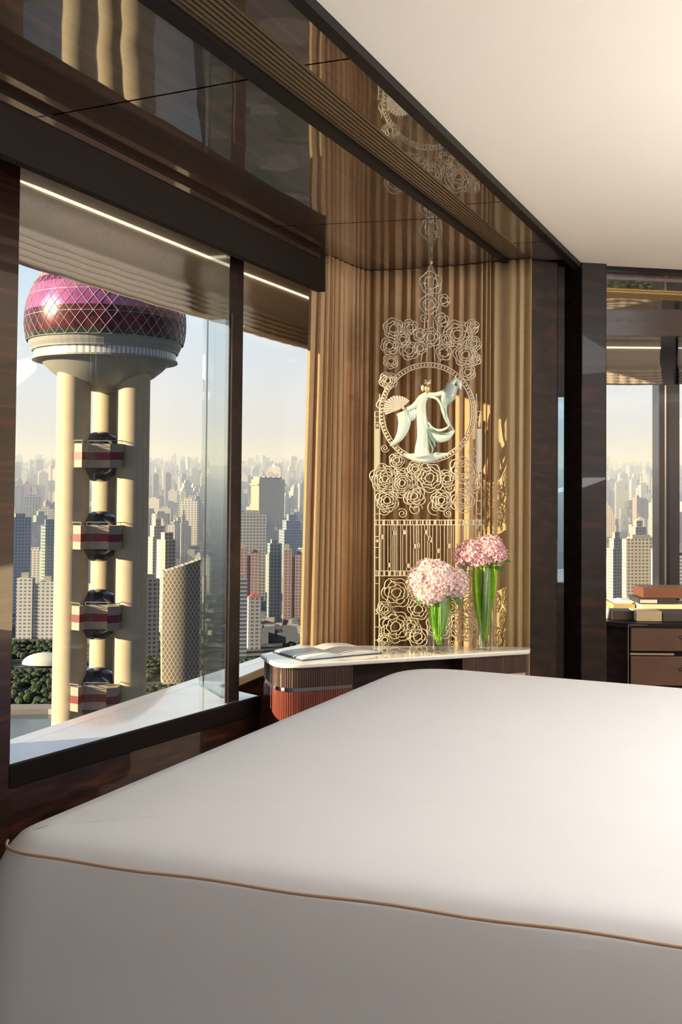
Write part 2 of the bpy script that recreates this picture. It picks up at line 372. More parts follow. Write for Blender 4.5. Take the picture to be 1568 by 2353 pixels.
# ------------------------------------------------------------------ curtains
def smooth_path(pts, n):
    out = []
    P = [pts[0]] + pts + [pts[-1]]
    segs = len(pts) - 1
    for i in range(n + 1):
        t = i / n * segs; k = min(int(t), segs - 1); u = t - k
        a, b, c, d = (Vector(P[k + j]) for j in range(4))
        out.append(.5 * ((2 * b) + (c - a) * u + (2 * a - 5 * b + 4 * c - d) * u * u + (3 * b - a - 3 * c + d) * u ** 3))
    return out
def arc(P, n):
    cum = [0]
    for a, b in zip(P, P[1:]): cum.append(cum[-1] + (b - a).length)
    out = []; k = 0
    for i in range(n + 1):
        s = cum[-1] * i / n
        while k < len(P) - 2 and cum[k + 1] < s: k += 1
        out.append(P[k].lerp(P[k + 1], min(1, (s - cum[k]) / max(1e-9, cum[k + 1] - cum[k]))))
    return out
def curtain(name, top, bot, npleat, amp, m, label, seed, zt=ZC - .002, zb=.02, flare=None):
    rnd = random.Random(seed); n = npleat * 12
    T = arc(smooth_path([Vector((*p, 0)) for p in top], n), n); B = arc(smooth_path([Vector((*p, 0)) for p in bot], n), n)
    ph = [0]; 
    for i in range(n): ph.append(ph[-1] + 2 * math.pi * npleat / n * (1 + .35 * math.sin(i * .07 * (1 + seed % 3)) + .2 * math.sin(i * .19 + seed)))
    am = [amp * (.75 + .35 * math.sin(i * .11 + seed)) for i in range(n + 1)]
    rows = []; H = 26
    for h in range(H + 1):
        f = h / H; z = zt + (zb - zt) * f; row = []
        for i in range(n + 1):
            p = T[i] * (1 - f) + B[i] * f
            if flare: p = p + Vector((*flare, 0)) * (math.sin(min(1, f * 1.3) * math.pi * .5) * max(0, 1 - i / (n * .5)))
            t = (T[min(i + 1, n)] - T[max(i - 1, 0)]).normalized(); nn = Vector((t.y * .25, -t.x * .25 - .75, 0))
            a = am[i] * (.55 + .45 * min(1, f * 5)) 
            w = math.sin(ph[i] + .5 * math.sin(f * 2.2 + i * .01)); w = w * (1.25 - .25 * abs(w))
            q = p + nn * (a * w) + t * (a * .35 * math.sin(2 * ph[i]))
            row.append((q.x, q.y, z))
        rows.append(row)
    o = MB().sheet(rows).build(name, m, smooth=True, solid=.002)
    mid = rows[-1][n // 2]
    return tag(o, label, 'curtain')
curtain('curtain', [(-.128, 4.10), (-.08, 4.10), (-.035, 4.14), (.03, 4.27), (.09, 4.37), (.15, 4.41)], [(-.165, 4.085), (-.10, 4.085), (-.04, 4.13), (.03, 4.27), (.085, 4.37), (.14, 4.41)],
        11, .021, curtain_m, 'tan pleated curtain gathered at the window edge, left of the metal screen', 3)
curtain('curtain', [(.13, 4.385), (.24, 4.365), (.382, 4.31), (.50, 4.26), (.60, 4.20)], [(.13, 4.385), (.24, 4.365), (.382, 4.31), (.50, 4.26), (.60, 4.20)],
        11, .017, curtain_m, 'tan pleated curtain hanging straight behind the ornate metal screen', 5)
curtain('curtain', [(.575, 4.215), (.66, 4.165), (.752, 4.125)], [(.575, 4.215), (.66, 4.165), (.748, 4.125)],
        4, .010, sheer_m, 'flat gold curtain panel beside the black pillar, behind the taller vase', 8)
struct(MB().prism([(-.06, 4.86), (.80, 4.50), (.85, 4.60), (-.03, 4.96)], 0, ZT).build('wall_far', ebony_dark))

# ------------------------------------------------------------------ ornate metal screen
SD = 4.105
S = lambda px, py, off=0: UD(px, py, SD - off)
scr = empty('decorative_screen', (*xy(UD(983, 1500, SD)), 0), 'tall champagne metal openwork screen with peonies and a dancer in a beaded ring', 'screen')
K = SD / F
for x in (862, 873, 1095, 1107):
    w = 1.6 if x in (873, 1095) else 1.4
    top = 925 if x in (862, 1107) else 905
    if x in (862, 1107): top = 945
    MB().tube([S(x, top), S(x - 1, 1500), (S(x - 1, 1500).x, SD, .03)], w * K, 6).build('side_rail', metal_gold, scr)
def rect(b, x0, x1, y0, y1, t=.006, off=0):
    p = [S(x0, y0), S(x1, y0), S(x1, y1), S(x0, y1)]
    vs = [(q.x, SD - t / 2 - off, q.z) for q in p] + [(q.x, SD + t / 2 - off, q.z) for q in p]
    b.add(vs, [(0, 1, 2, 3), (7, 6, 5, 4), (0, 4, 5, 1), (1, 5, 6, 2), (2, 6, 7, 3), (3, 7, 4, 0)])
rnd = random.Random(4)
for side in (862, 1096):
    def sp_(x0, x1, y0, y1): b = MB(); rect(b, x0, x1, y0, y1); b.build('side_plate', metal_gold, scr)
    sp_(side + 1, side + 10, 985, 1085)
    for y in (945, 957, 970, 1090, 1100, 1112, 1150, 1180, 1232, 1257, 1280, 1340, 1400, 1410, 1440, 1470):
        sp_(side, side + 11, y, y + 1.6)
    for y in (975, 1093, 1240, 1402): sp_(side + 3, side + 8, y, y + 6)
for y0, y1 in ((1194, 1207), (1311, 1324)):
    b = MB(); rect(b, 860, 1109, y0, y0 + 1.8); rect(b, 860, 1109, y1 - 1.8, y1)
    x = 864
    while x < 1104:
        w = rnd.choice((1.5, 1.5, 4, 6)); rect(b, x, x + w, y0, y1, .005); x += w + rnd.choice((3, 5, 7))
    b.build('cross_band', metal_gold, scr)
x = 875
while x < 1100:
    b = MB(); rect(b, x, x + 1.4, 1207, 1311)
    if rnd.random() < .45:
        yy = rnd.uniform(1215, 1295); rect(b, x, x + 8, yy, yy + 10)
    b.build('lattice_bar', metal_gold, scr); x += rnd.choice((4.5, 7, 9))
def rosette(cx, cy, r, rings=4, petals=6, seed=0, name='peony_ornament', tw=1.35, wob=.14):
    b = MB(); rn = random.Random(seed)
    for k in range(rings):
        rr = r * (1 - k / (rings + .35)); pa = rn.random() * 6.28; m = petals if k < rings - 1 else 3
        path = []; N = 40
        for i in range(N):
            a = 2 * math.pi * i / N
            q = rr * (1 - wob + wob * 1.3 * abs(math.sin(m * .5 * a + pa)) + .04 * math.sin(a * 2 + k))
            path.append(S(cx + q * math.cos(a) + k * rn.uniform(-.3, .3), cy + q * math.sin(a), .006 + .003 * k))
        b.tube(path, tw * K, 5, closed=True)
    for j in range(petals):                       # petal veins joining the rings
        a = 2 * math.pi * j / petals + rn.random() * .4
        b.tube([S(cx + r * .95 * math.cos(a), cy + r * .95 * math.sin(a), .006), S(cx + r * .62 * math.cos(a + .35), cy + r * .62 * math.sin(a + .35), .010), S(cx + r * .35 * math.cos(a + .2), cy + r * .35 * math.sin(a + .2), .012)], tw * .9 * K, 5)
    b.build(name, metal_gold, scr, smooth=True)
def scroll(cx, cy, r, turns=1.8, a0=0, sgn=1):
    b = MB(); N = 34
    b.tube([S(cx + r * (1 - .85 * i / N) * math.cos(a0 + sgn * turns * 6.283 * i / N), cy + r * (1 - .85 * i / N) * math.sin(a0 + sgn * turns * 6.283 * i / N), .004) for i in range(N + 1)], 1.0 * K, 5)
    b.build('scroll_ornament', metal_gold, scr, smooth=True)
ros = [(988, 1098, 33, 4, 7), (885, 1100, 34, 6, 6), (1063, 1080, 30, 4, 6), (1062, 1150, 28, 5, 5), (912, 1058, 17, 3, 5), (925, 1110, 34, 6, 8),
       (912, 1362, 34, 4, 6), (910, 1440, 37, 4, 7), (962, 1400, 24, 3, 6), (1060, 1340, 30, 4, 6), (1062, 1440, 34, 6, 8), (960, 1463, 24, 3, 5), (1000, 1350, 22, 3, 6), (1010, 1440, 30, 4, 7),
       (905, 755, 24, 3, 6), (942, 752, 18, 3, 5), (895, 795, 20, 3, 6), (940, 805, 22, 3, 5), (1052, 768, 32, 4, 6), (1070, 815, 28, 4, 6), (990, 775, 22, 3, 6), (1088, 790, 18, 3, 5),
       (898, 830, 17, 3, 6), (990, 650, 26, 2, 5), (985, 700, 22, 2, 4), (1020, 810, 18, 2, 5), (1020, 690, 14, 2, 5), (965, 800, 14, 2, 5), (892, 875, 20, 4, 5), (882, 930, 16, 2, 5), (1075, 855, 18, 3, 5),
       (952, 1140, 26, 4, 6), (1015, 1150, 24, 4, 6), (890, 1150, 26, 4, 6), (1028, 1100, 20, 3, 5), (955, 1078, 18, 3, 5), (1085, 1115, 18, 3, 5),
       (945, 1440, 22, 3, 6), (885, 1400, 18, 3, 5), (950, 1360, 20, 3, 5), (1085, 1390, 22, 4, 6), (1035, 1395, 24, 4, 6), (885, 1470, 16, 3, 5), (925, 780, 18, 3, 5), (1028, 780, 18, 3, 5), (965, 770, 15, 2, 5), (1085, 750, 16, 3, 5), (1015, 735, 16, 2, 5), (1090, 825, 15, 3, 5)]
for i, (cx, cy, r, rg, pt) in enumerate(ros): rosette(cx, cy, r, rg, pt, i)
for i, (cx, cy, r) in enumerate([(955, 1170, 17), (1000, 1165, 19), (885, 1172, 13), (925, 1180, 12), (1030, 1180, 11), (885, 1030, 10), (1085, 1040, 12), (880, 1478, 8), (1040, 1478, 9), (975, 730, 12), (1012, 730, 12), (1085, 1110, 12), (1035, 1120, 13), (890, 1400, 10), (945, 1345, 12)]):
    scroll(cx, cy, r, 1.7, i * 1.3, 1 if i % 2 else -1)
# finial rising to the ceiling
b = MB()
for dx in (-14, -6, 6, 14):
    b.tube([S(990 + dx * .3, 612), S(990 + dx, 640), S(990 + dx * .8, 690), S(990 + dx, 740), S(990 + dx * 1.3, 800), S(990 + dx * 1.6, 832)], 1.5 * K, 6)
b.tube([S(990, 612), S(990, 585), (S(990, 585).x, SD, ZC)], 1.1 * K, 6)
b.ball(S(991, 603), 4 * K, 10, 6); b.build('finial', metal_gold, scr, smooth=True)
# beaded ring
RC = (983, 948); b = MB()
for rr in (113, 103.5):
    b.tube([S(RC[0] + rr * .975 * math.cos(6.2832 * i / 72), RC[1] + rr * 1.015 * math.sin(6.2832 * i / 72), .006) for i in range(72)], 1.7 * K, 6, closed=True)
ringo = b.build('ring', metal_gold, scr, smooth=True)
b = MB()
for i in range(84):
    a = 6.2832 * i / 84; b.ball(S(RC[0] + 108.3 * .975 * math.cos(a), RC[1] + 108.3 * 1.015 * math.sin(a), .008), 2.9 * K, 8, 5)
b.build('bead_row', metal_gold, ringo, smooth=True)
# dancer relief
q = lambda X, Y, off=.012: S(860 + X / 6.272, 820 + Y / 6.272, off)
w_ = lambda *a: [x / 6.272 * K for x in a]
def limb(name, pts, ws, m, par, off=.014):
    P = smooth_path([q(x, y, off) for x, y in pts], 24); n = len(ws) - 1
    W = []
    for i in range(25):
        t = i / 24 * n; k = min(int(t), n - 1); u = t - k; W.append((ws[k] * (1 - u) + ws[k + 1] * u) / 6.272 * K * 1.3)
    return MB().tube(P, W, 14, flat=(0, 1, 0)).build(name, m, par, smooth=True)
dz = limb('dancer', [(775, 530), (680, 640), (680, 820), (700, 1000), (705, 1180), (690, 1330), (700, 1440)], [30, 62, 58, 62, 66, 78, 95], jade, scr)
limb('hem', [(440, 1410), (560, 1440), (720, 1460), (900, 1430), (1090, 1395)], [4, 40, 55, 44, 4], jade, dz, .010)
limb('arm', [(650, 640), (560, 720), (440, 770)], [38, 30, 22], jade, dz, .018)
limb('sleeve', [(400, 790), (440, 900), (420, 1040), (350, 1180), (230, 1285)], [62, 75, 62, 40, 4], jade, dz, .016)
limb('sleeve', [(440, 800), (530, 850), (600, 760)], [40, 60, 30], jade, dz, .014)
limb('arm', [(780, 545), (900, 540), (1000, 510), (1100, 420), (1170, 320)], [34, 24, 30, 34, 20], jade, dz, .016)
limb('sleeve', [(1130, 400), (1070, 560), (1010, 680), (1020, 820), (1070, 950), (1150, 1060)], [70, 82, 44, 28, 22, 8], plain('sage_enamel', (.42, .50, .42), .3, coat=.5), dz, .014)
limb('sleeve', [(1175, 310), (1225, 380), (1245, 480)], [10, 34, 4], jade, dz, .012)
limb('ribbon', [(800, 570), (900, 600), (960, 680), (1000, 790), (1020, 850)], [16, 16, 13, 10, 6], jade, dz, .020)
limb('ribbon', [(780, 940), (850, 1030), (950, 1060), (1040, 1030), (1090, 980)], [8, 14, 16, 12, 8], jade, dz, .020)
limb('drape', [(790, 1000), (830, 1110), (930, 1170), (1050, 1150), (1160, 1060)], [20, 50, 52, 44, 10], jade, dz, .014)
limb('robe_fold', [(780, 1040), (810, 1140), (860, 1220), (880, 1300)], [8, 16, 16, 6], jade_dark, dz, .024)
limb('robe_fold', [(790, 1170), (820, 1260), (850, 1330), (830, 1390)], [6, 12, 12, 4], jade_dark, dz, .024)
limb('robe_fold', [(800, 1020), (880, 1090), (1000, 1100), (1090, 1080)], [4, 9, 9, 4], jade_dark, dz, .026)
MB().ball(q(765, 460, .018), 52 / 6.272 * K, 14, 10, (.85, .8, 1.1)).build('head', skin_gold, dz, smooth=True)
b = MB(); b.ball(q(700, 450, .018), 34 / 6.272 * K, 10, 8, (.7, .7, 1.5)); b.ball(q(765, 375, .018), 52 / 6.272 * K, 12, 8, (1.1, .6, .6)); b.ball(q(740, 345, .02), 20 / 6.272 * K, 8, 6); b.ball(q(800, 345, .02), 20 / 6.272 * K, 8, 6)
b.build('headdress', metal_gold, dz, smooth=True)
MB().ball(q(425, 740, .022), 26 / 6.272 * K, 10, 8, (.8, .7, 1.2)).build('hand', skin_gold, dz, smooth=True)
MB().ball(q(1165, 290, .018), 24 / 6.272 * K, 10, 8, (.8, .7, 1.2)).build('hand', skin_gold, dz, smooth=True)
b = MB(); pvx, pvy = 395, 745
for i in range(15):
    a = math.radians(158 + i * (305 - 158) / 14); R1 = 255 if i < 9 else 255 - (i - 8) * 12
    da = math.radians(4.0)
    p0 = q(pvx, pvy, .016); p1 = q(pvx + R1 * math.cos(a - da), pvy + R1 * math.sin(a - da) * .8, .016); p2 = q(pvx + R1 * math.cos(a + da), pvy + R1 * math.sin(a + da) * .8, .016)
    e = Vector((0, .003, 0)); b.add([p0, p1, p2, p0 + e, p1 + e, p2 + e], [(0, 1, 2), (5, 4, 3), (0, 3, 4, 1), (1, 4, 5, 2), (2, 5, 3, 0)])
b.build('fan', plain('pale_pink_enamel', (.85, .68, .55), .35), dz)

# ------------------------------------------------------------------ console table
def rounded(poly, radii, n=8):
    out = []; N = len(poly)
    for i in range(N):
        p = Vector(poly[i]); a = (Vector(poly[i - 1]) - p); c = (Vector(poly[(i + 1) % N]) - p); r = radii[i]
        if r <= 0: out.append(xy(p)); continue
        an = a.angle(c); d = min(r / math.tan(an / 2), a.length * .48, c.length * .48); a.normalize(); c.normalize()
        s, e = p + a * d, p + c * d
        for k in range(n + 1):
            t = k / n; out.append(xy((1 - t) ** 2 * s + 2 * t * (1 - t) * p + t * t * e))
    return out
ct = [xy(U(596, 1503, -.63)), xy(U(634, 1529, -.63)), xy(U(1216, 1494, -.63)), xy(U(1213, 1482, -.63)), xy(U(690, 1481, -.63))]
ct = [(x + .004, min(y, 4.082)) for x, y in ct]
top_poly = rounded(ct, [.03, .10, .03, .02, .04])
con = empty('console_table', (.25, 3.9, 0), 'curved console table with white marble top and fluted red-brown fronts below the metal screen', 'console table')
ZTB = Z(-.63)
MB().prism(top_poly, ZTB - .016, ZTB).build('tabletop', marble, con, bevel=.004, smooth=True, angle=40)
def inset(poly, d):
    c = Vector((0, 0)); out = []; N = len(poly)
    a = sum(poly[i][0] * poly[(i + 1) % N][1] - poly[(i + 1) % N][0] * poly[i][1] for i in range(N)); sg = 1 if a > 0 else -1
    for i in range(N):
        t = Vector(poly[(i + 1) % N]) - Vector(poly[i - 1]); t.normalize(); nn = Vector((-t.y, t.x)) * sg
        out.append(xy(Vector(poly[i]) + nn * d))
    return out
body = inset(top_poly, .012)
# resample the outline finely and flute it
def resample(poly, step, closed=True):
    pts = [Vector(p) for p in poly]; out = []; N = len(pts)
    for i in range(N if closed else N - 1):
        a, b = pts[i], pts[(i + 1) % N]; L_ = (b - a).length; k = max(1, int(round(L_ / step)))
        for j in range(k): out.append(a + (b - a) * j / k)
    if not closed: out.append(pts[-1])
    return out
fine = resample(body, .0022)
fdir = (Vector(ct[2]) - Vector(ct[1])).normalized()
def sfront(p): return (Vector(p) - Vector(ct[1])).dot(fdir)
LEN = (Vector(ct[2]) - Vector(ct[1])).length
sL = (Vector(xy(UD(820, 1520, 3.72))) - Vector(ct[1])).dot(fdir); sR = (Vector(xy(UD(1063, 1510, 3.9))) - Vector(ct[1])).dot(fdir)
def flute_ring(pts, amp=.0022, pitch=.0085):
    out = []; s = 0; N = len(pts)
    for i, p in enumerate(pts):
        s += (pts[i] - pts[i - 1]).length; t = (pts[(i + 1) % N] - pts[i - 1])
        if t.length < 1e-9: t = Vector((1, 0))
        t.normalize(); nn = Vector((t.y, -t.x))
        out.append(xy(p + nn * (amp * (abs(math.sin(math.pi * s / pitch)) - 1))))
    return out
def half(pts, cond):       # keep the part of the body outline satisfying cond, close it through the back
    return [p for p in pts if cond(sfront(p))]
leftp = half(fine, lambda s: s < sL); rightp = half(fine, lambda s: s > sR)
for nm, pp, m_ in (('drawer', leftp, lacquer_dark), ('drawer', rightp, lacquer_dark)):
    d = MB().prism(flute_ring(pp), Z(-.716), ZTB - .017).build(nm, m_, con)
bandp = inset([xy(p) for p in leftp], .004)
MB().prism(bandp, Z(-.729), Z(-.717)).build('metal_band', chrome, con)
MB().prism(inset([xy(p) for p in rightp], .004), Z(-.729), Z(-.717)).build('metal_band', chrome, con)
MB().prism(flute_ring(leftp), .02, Z(-.730)).build('cabinet', lacquer, con)
MB().prism(flute_ring(rightp), .02, Z(-.730)).build('cabinet', lacquer, con)
midp = [p for p in inset(body, .05) if sL - .12 < sfront(p) < sR + .12]
mp = [Vector(ct[1]) + fdir * (sL - .01) + Vector((-fdir.y, fdir.x)) * .10, Vector(ct[1]) + fdir * (sR + .01) + Vector((-fdir.y, fdir.x)) * .08,
      Vector(ct[1]) + fdir * (sR + .01) + Vector((-fdir.y, fdir.x)) * .13, Vector(ct[1]) + fdir * (sL - .01) + Vector((-fdir.y, fdir.x)) * .20]
MB().prism([xy(p) for p in mp], .02, ZTB - .017).build('back_panel', ebony_dark, con)

# open book
bk = empty('open_book', (*xy(U(742, 1497, -.63)), ZTB), 'open picture book with pale pages lying on the left end of the marble console', 'book')
BC = U(752, 1500, -.63); bx = (U(850, 1492, -.63) - U(655, 1510, -.63)); bx.z = 0; bx.normalize(); by = Vector((-bx.y, bx.x, 0))
def page_stack(sgn, m, w=.165, dpt=.21, hmax=.016, thick=True):
    rows = []; n = 14
    for j in range(2):
        rows.append([])
        for i in range(n + 1):
            t = i / n; h = hmax * (math.sin(min(1, t * 2.2) * math.pi / 2) * (1 - t) ** .55 + .18) if t > 0 else .004
            p = BC + bx * (sgn * w * t) + by * (dpt * (j - .5)); rows[-1].append((p.x, p.y, ZTB + .003 + h))
    b = MB(); b.sheet(rows)
    n1 = len(rows[0]); lo = [[(v[0], v[1], ZTB + .003) for v in r] for r in rows]
    b.sheet(lo)
    for r, l in zip(rows, lo): b.sheet([r, l])
    b.sheet([[rows[0][-1], rows[1][-1]], [lo[0][-1], lo[1][-1]]])
    return b
pm = plain('book_page', (.80, .79, .74), .5, noise=.12, nscale=14); pm2 = plain('picture_page', (.66, .72, .76), .4, noise=.3, nscale=9)
page_stack(-1, pm2).build('page_block', pm2, bk); page_stack(1, pm).build('page_block', pm, bk)
b = MB(); c0 = [BC + bx * s * .172 + by * t * .112 for s, t in ((-1, -1), (1, -1), (1, 1), (-1, 1))]; b.prism([xy(p) for p in c0], ZTB + .0005, ZTB + .003); b.build('cover', plain('book_cover', (.05, .05, .06), .4), bk)

# vases and bouquets
def leafmesh(b, p, d, up, L_, w, bend=.3):
    d = Vector(d).normalized(); side = d.cross(Vector(up)).normalized(); nn = side.cross(d); rows = []
    for i in range(9):
        t = i / 8; ww = w * math.sin(math.pi * min(.98, t * .95 + .03)) ** .8; c = Vector(p) + d * L_ * t + nn * (-bend * L_ * t * t)
        rows.append([tuple(c - side * ww + nn * ww * .25), tuple(c), tuple(c + side * ww + nn * ww * .25)])
    b.sheet(rows)
pink = plain('pink_petal', (.90, .60, .62), .6, trans=.3, noise=.22, nscale=55)
pink2 = plain('blush_petal', (.95, .76, .74), .6, trans=.3, noise=.14, nscale=55)
green = plain('stem_green', (.36, .66, .04), .45, noise=.3, nscale=60, trans=.35)
leafg = plain('leaf_green', (.08, .20, .04), .4, noise=.2, nscale=60, trans=.2)
def vase(px, pyb, pyt, rpx, d, label):
    c = UD(px, pyb, d); zb = ZTB; h = (pyb - pyt) * d / F; r = rpx * d / F
    v = empty('glass_vase', (c.x, c.y, zb), label, 'vase')
    prof = [(0.001, .0), (r * .92, 0), (r, .004), (r, h), (r - .0022, h), (r - .0022, .016), (0.001, .014)]
    MB().lathe(prof, (c.x, c.y, zb + .0005), 40, False).build('glass_body', vglass, v, smooth=True, angle=40)
    return c, zb, h, r
def bouquet(heads, c, zb, h, r, label, leaf=None, fill=1.0, petal=pink):
    t = empty('flower_bouquet', (c.x, c.y, zb + .018), label, 'flowers')
    rn = random.Random(int(abs(c.x) * 1000))
    b = MB()
    for i in range(20):
        a = rn.random() * 6.28; r0 = r * .25 * rn.random() ** .5; r1 = r * .62 * rn.random() ** .5
        p = [Vector((c.x + r0 * math.cos(a), c.y + r0 * math.sin(a), zb + .022 + .05 * rn.random())),
             Vector((c.x + r1 * math.cos(a + .6), c.y + r1 * math.sin(a + .6), zb + h * .5)),
             Vector((c.x + r * .6 * math.cos(a + 1), c.y + r * .6 * math.sin(a + 1), zb + h * .98)),
             Vector(heads[i % len(heads)][0]) + Vector((0, 0, -heads[i % len(heads)][1] * .3))]
        b.tube(smooth_path(p, 10), .0032, 6)
    b.build('stem_bundle', green, t, smooth=True)
    for i in range(7):
        a = i * .9 + 1; lb = MB()
        leafmesh(lb, (c.x + r * .2 * math.cos(a), c.y + r * .2 * math.sin(a), zb + .03 + .01 * i), (math.cos(a) * .13, math.sin(a) * .13, 1), (math.cos(a + 1.5), math.sin(a + 1.5), 0), h * .85, r * .55, .02)
        lb.build('leaf_blade', green, t, smooth=True)
    for hc, hr, hs in heads:
        b = MB(); N = int(150 * (hr / .06) ** 2)
        b.ball(hc, hr * .72, 14, 10, hs)
        for i in range(N):
            z = 1 - 2 * (i + .5) / N; a = i * 2.39996; s = math.sqrt(1 - z * z)
            n = Vector((s * math.cos(a), s * math.sin(a), z)); jit = rn.uniform(.86, 1.05)
            p = Vector(hc) + Vector((n.x * hs[0], n.y * hs[1], n.z * hs[2])) * hr * jit
            u = n.orthogonal().normalized(); v = n.cross(u); ro = rn.random() * 6.28; pl = rn.uniform(.008, .0125)
            for k in range(5):
                aa = ro + k * 6.2832 / 5; dd = u * math.cos(aa) + v * math.sin(aa); ss = n.cross(dd)
                lift = rn.uniform(.1, .8)
                q0 = p - n * .004; q1 = p + dd * pl * .6 + ss * pl * .5 + n * pl * lift; q2 = p + dd * pl * 1.1 + n * pl * lift * .7; q3 = p + dd * pl * .6 - ss * pl * .5 + n * pl * lift
                b.add([q0, q1, q2, q3], [(0, 1, 2), (0, 2, 3)])
        b.build('flower_head', petal, t, smooth=False)
    for lf in (leaf or []):
        lb = MB(); leafmesh(lb, *lf); lb.build('leaf', leafg, t, smooth=True)
    return t
VD1, VD2 = 3.925, 4.0
def atz(px, d):    # on the table
    v = UD(px, 1480, d); return v
c, zb, h, r = vase(1011, 1489, 1368, 26, VD1, 'shorter clear glass vase on the marble console holding the lower pink bouquet')
k1 = VD1 / F
H = lambda px, py, d=VD1: UD(px, py, d)
hd = [(H(1003, 1335), 46 * k1, (1.05, 1, 1)), (H(966, 1335), 32 * k1, (.95, 1, 1.05)), (H(1046, 1340), 29 * k1, (1, 1, 1.15)), (H(990, 1358, VD1 - .02), 32 * k1, (1.1, 1, .9)), (H(985, 1312), 30 * k1, (1, 1, .85))]
bouquet(hd, c, zb, h, r, 'lower round pale pink bouquet in the shorter glass vase', petal=pink2,
        leaf=[(H(975, 1365), (-.4, -.6, -.5), (0, -.3, 1), .05, .018), (H(1040, 1362), (.5, -.3, -.6), (0, -.3, 1), .06, .016)])
c, zb, h, r = vase(1114, 1487, 1292, 21, VD2, 'taller slim clear glass vase at the right end of the marble console')
k2 = VD2 / F
hd = [(H(1125, 1262, VD2), 31 * k2, (1.1, 1, .95)), (H(1085, 1270, VD2), 28 * k2, (1, 1, 1)), (H(1063, 1280, VD2), 20 * k2, (1, 1, 1.1)), (H(1142, 1275, VD2 - .01), 22 * k2, (1, 1, 1)), (H(1105, 1285, VD2 - .01), 22 * k2, (1.2, 1, .8))]
bouquet(hd, c, zb, h, r, 'upper pink bouquet in the taller slim glass vase nearest the black pillar', petal=pink,
        leaf=[(H(1128, 1295, VD2 - .02), (.9, -.2, .35), (0, -.5, 1), .075, .02), (H(1120, 1298, VD2 - .02), (.8, -.3, -.15), (0, -.5, 1), .07, .016), (H(1068, 1292, VD2), (-.2, -.5, -.8), (0, -1, .2), .05, .014)])

# ------------------------------------------------------------------ bed
bed = empty('bed', (.6, 2.2, 0), 'large bed with smooth white bedspread and thin tan piping along the foot edge', 'bed')
zt = Z(-.6)
PA, PB, PC, PD = (-.600, 1.788), (1.95, .953), (2.75, 2.415), (.2195, 3.521)
outline = rounded([PA, PB, PC, PD], [.10, .1, .1, .24], 12)
outl = [xy(p) for p in resample(outline, .04)]
def ringoff(d, flare=0): return inset(outl, -d)
rows = []
for d, z in ((.055, .30), (.050, .45), (.042, .60), (.030, .72), (.016, zt - .055), (.004, zt - .032), (-.014, zt - .012), (-.035, zt - .002), (-.07, zt + .003)):
    rows.append([(x, y, z) for x, y in ringoff(d)])
cxy = Vector((1.1, 2.2))
for k in (.12, .25, .4, .55, .7, .85, .97):
    rr = inset(outl, .07); row = []
    for x, y in rr:
        p = Vector((x, y)).lerp(cxy, k)
        row.append((p.x, p.y, zt + .004 + .004 * math.sin(p.x * 5 + p.y * 3) * math.sin(p.y * 6 - p.x * 2)))
    rows.append(row)
b = MB(); n = len(outl)
for row in rows: b.v += row
for i in range(len(rows) - 1):
    for j in range(n): b.f.append((i * n + j, i * n + (j + 1) % n, (i + 1) * n + (j + 1) % n, (i + 1) * n + j))
b.f.append(tuple(range((len(rows) - 1) * n, len(rows) * n)))
b.build('bedspread', linen, bed, smooth=True)
pp = [Vector(p) for p in ringoff(.004)]; pu = (Vector(PB) - Vector(PA)).normalized(); pv = Vector((-pu.y, pu.x))
k0 = [i for i in range(len(pp)) if (pp[i] - Vector(PA)).dot(pv) < .05 and -.03 < (pp[i] - Vector(PA)).dot(pu) < 2.5]
pip = sorted((pp[i] for i in k0), key=lambda p: (p - Vector(PA)).dot(pu) - .3 * (p - Vector(PA)).dot(pv))
MB().tube([(p.x, p.y - .003, zt - .022 + .0015 * math.sin(p.x * 23)) for p in pip], .0027, 6).build('piping', piping_m, bed, smooth=True)
MB().prism(inset(outl, .06), 0.0, .32).build('bed_base', lacquer_dark, bed)

# ------------------------------------------------------------------ pillars and study beyond
def PX(px, d): return xy(UD(px, 1100, d))
struct(MB().prism([PX(1216, 4.14), PX(1281, 4.20), PX(1283, 4.34), PX(1219, 4.34)], 0, ZC).build('wall_pillar', ebony_dark, bevel=.004))
# mirrored slit between pillars
yU, yD = UD(1288, 910, 4.28).z, UD(1288, 1340, 4.28).z
struct(MB().prism([PX(1281, 4.28), PX(1297, 4.28), PX(1297, 4.34), PX(1281, 4.34)], yU, ZC).build('wall_pillar_top', ebony_dark))
struct(MB().prism([PX(1281, 4.28), PX(1297, 4.28), PX(1297, 4.34), PX(1281, 4.34)], 0, yD).build('wall_pillar_base', ebony_dark))
struct(MB().prism([PX(1296, 4.31), PX(1337, 4.215), PX(1394, 4.235), PX(1394, 4.36), PX(1298, 4.36)], 0, ZC + .03).build('wall_pillar_right', ebony_dark, bevel=.003))
struct(MB().prism([PX(1281, 4.3), PX(1297, 4.3), PX(1297, 4.306), PX(1281, 4.306)], yD, yU).build('window_5', glass('blue_glass', (.72, .86, .95), .1)))
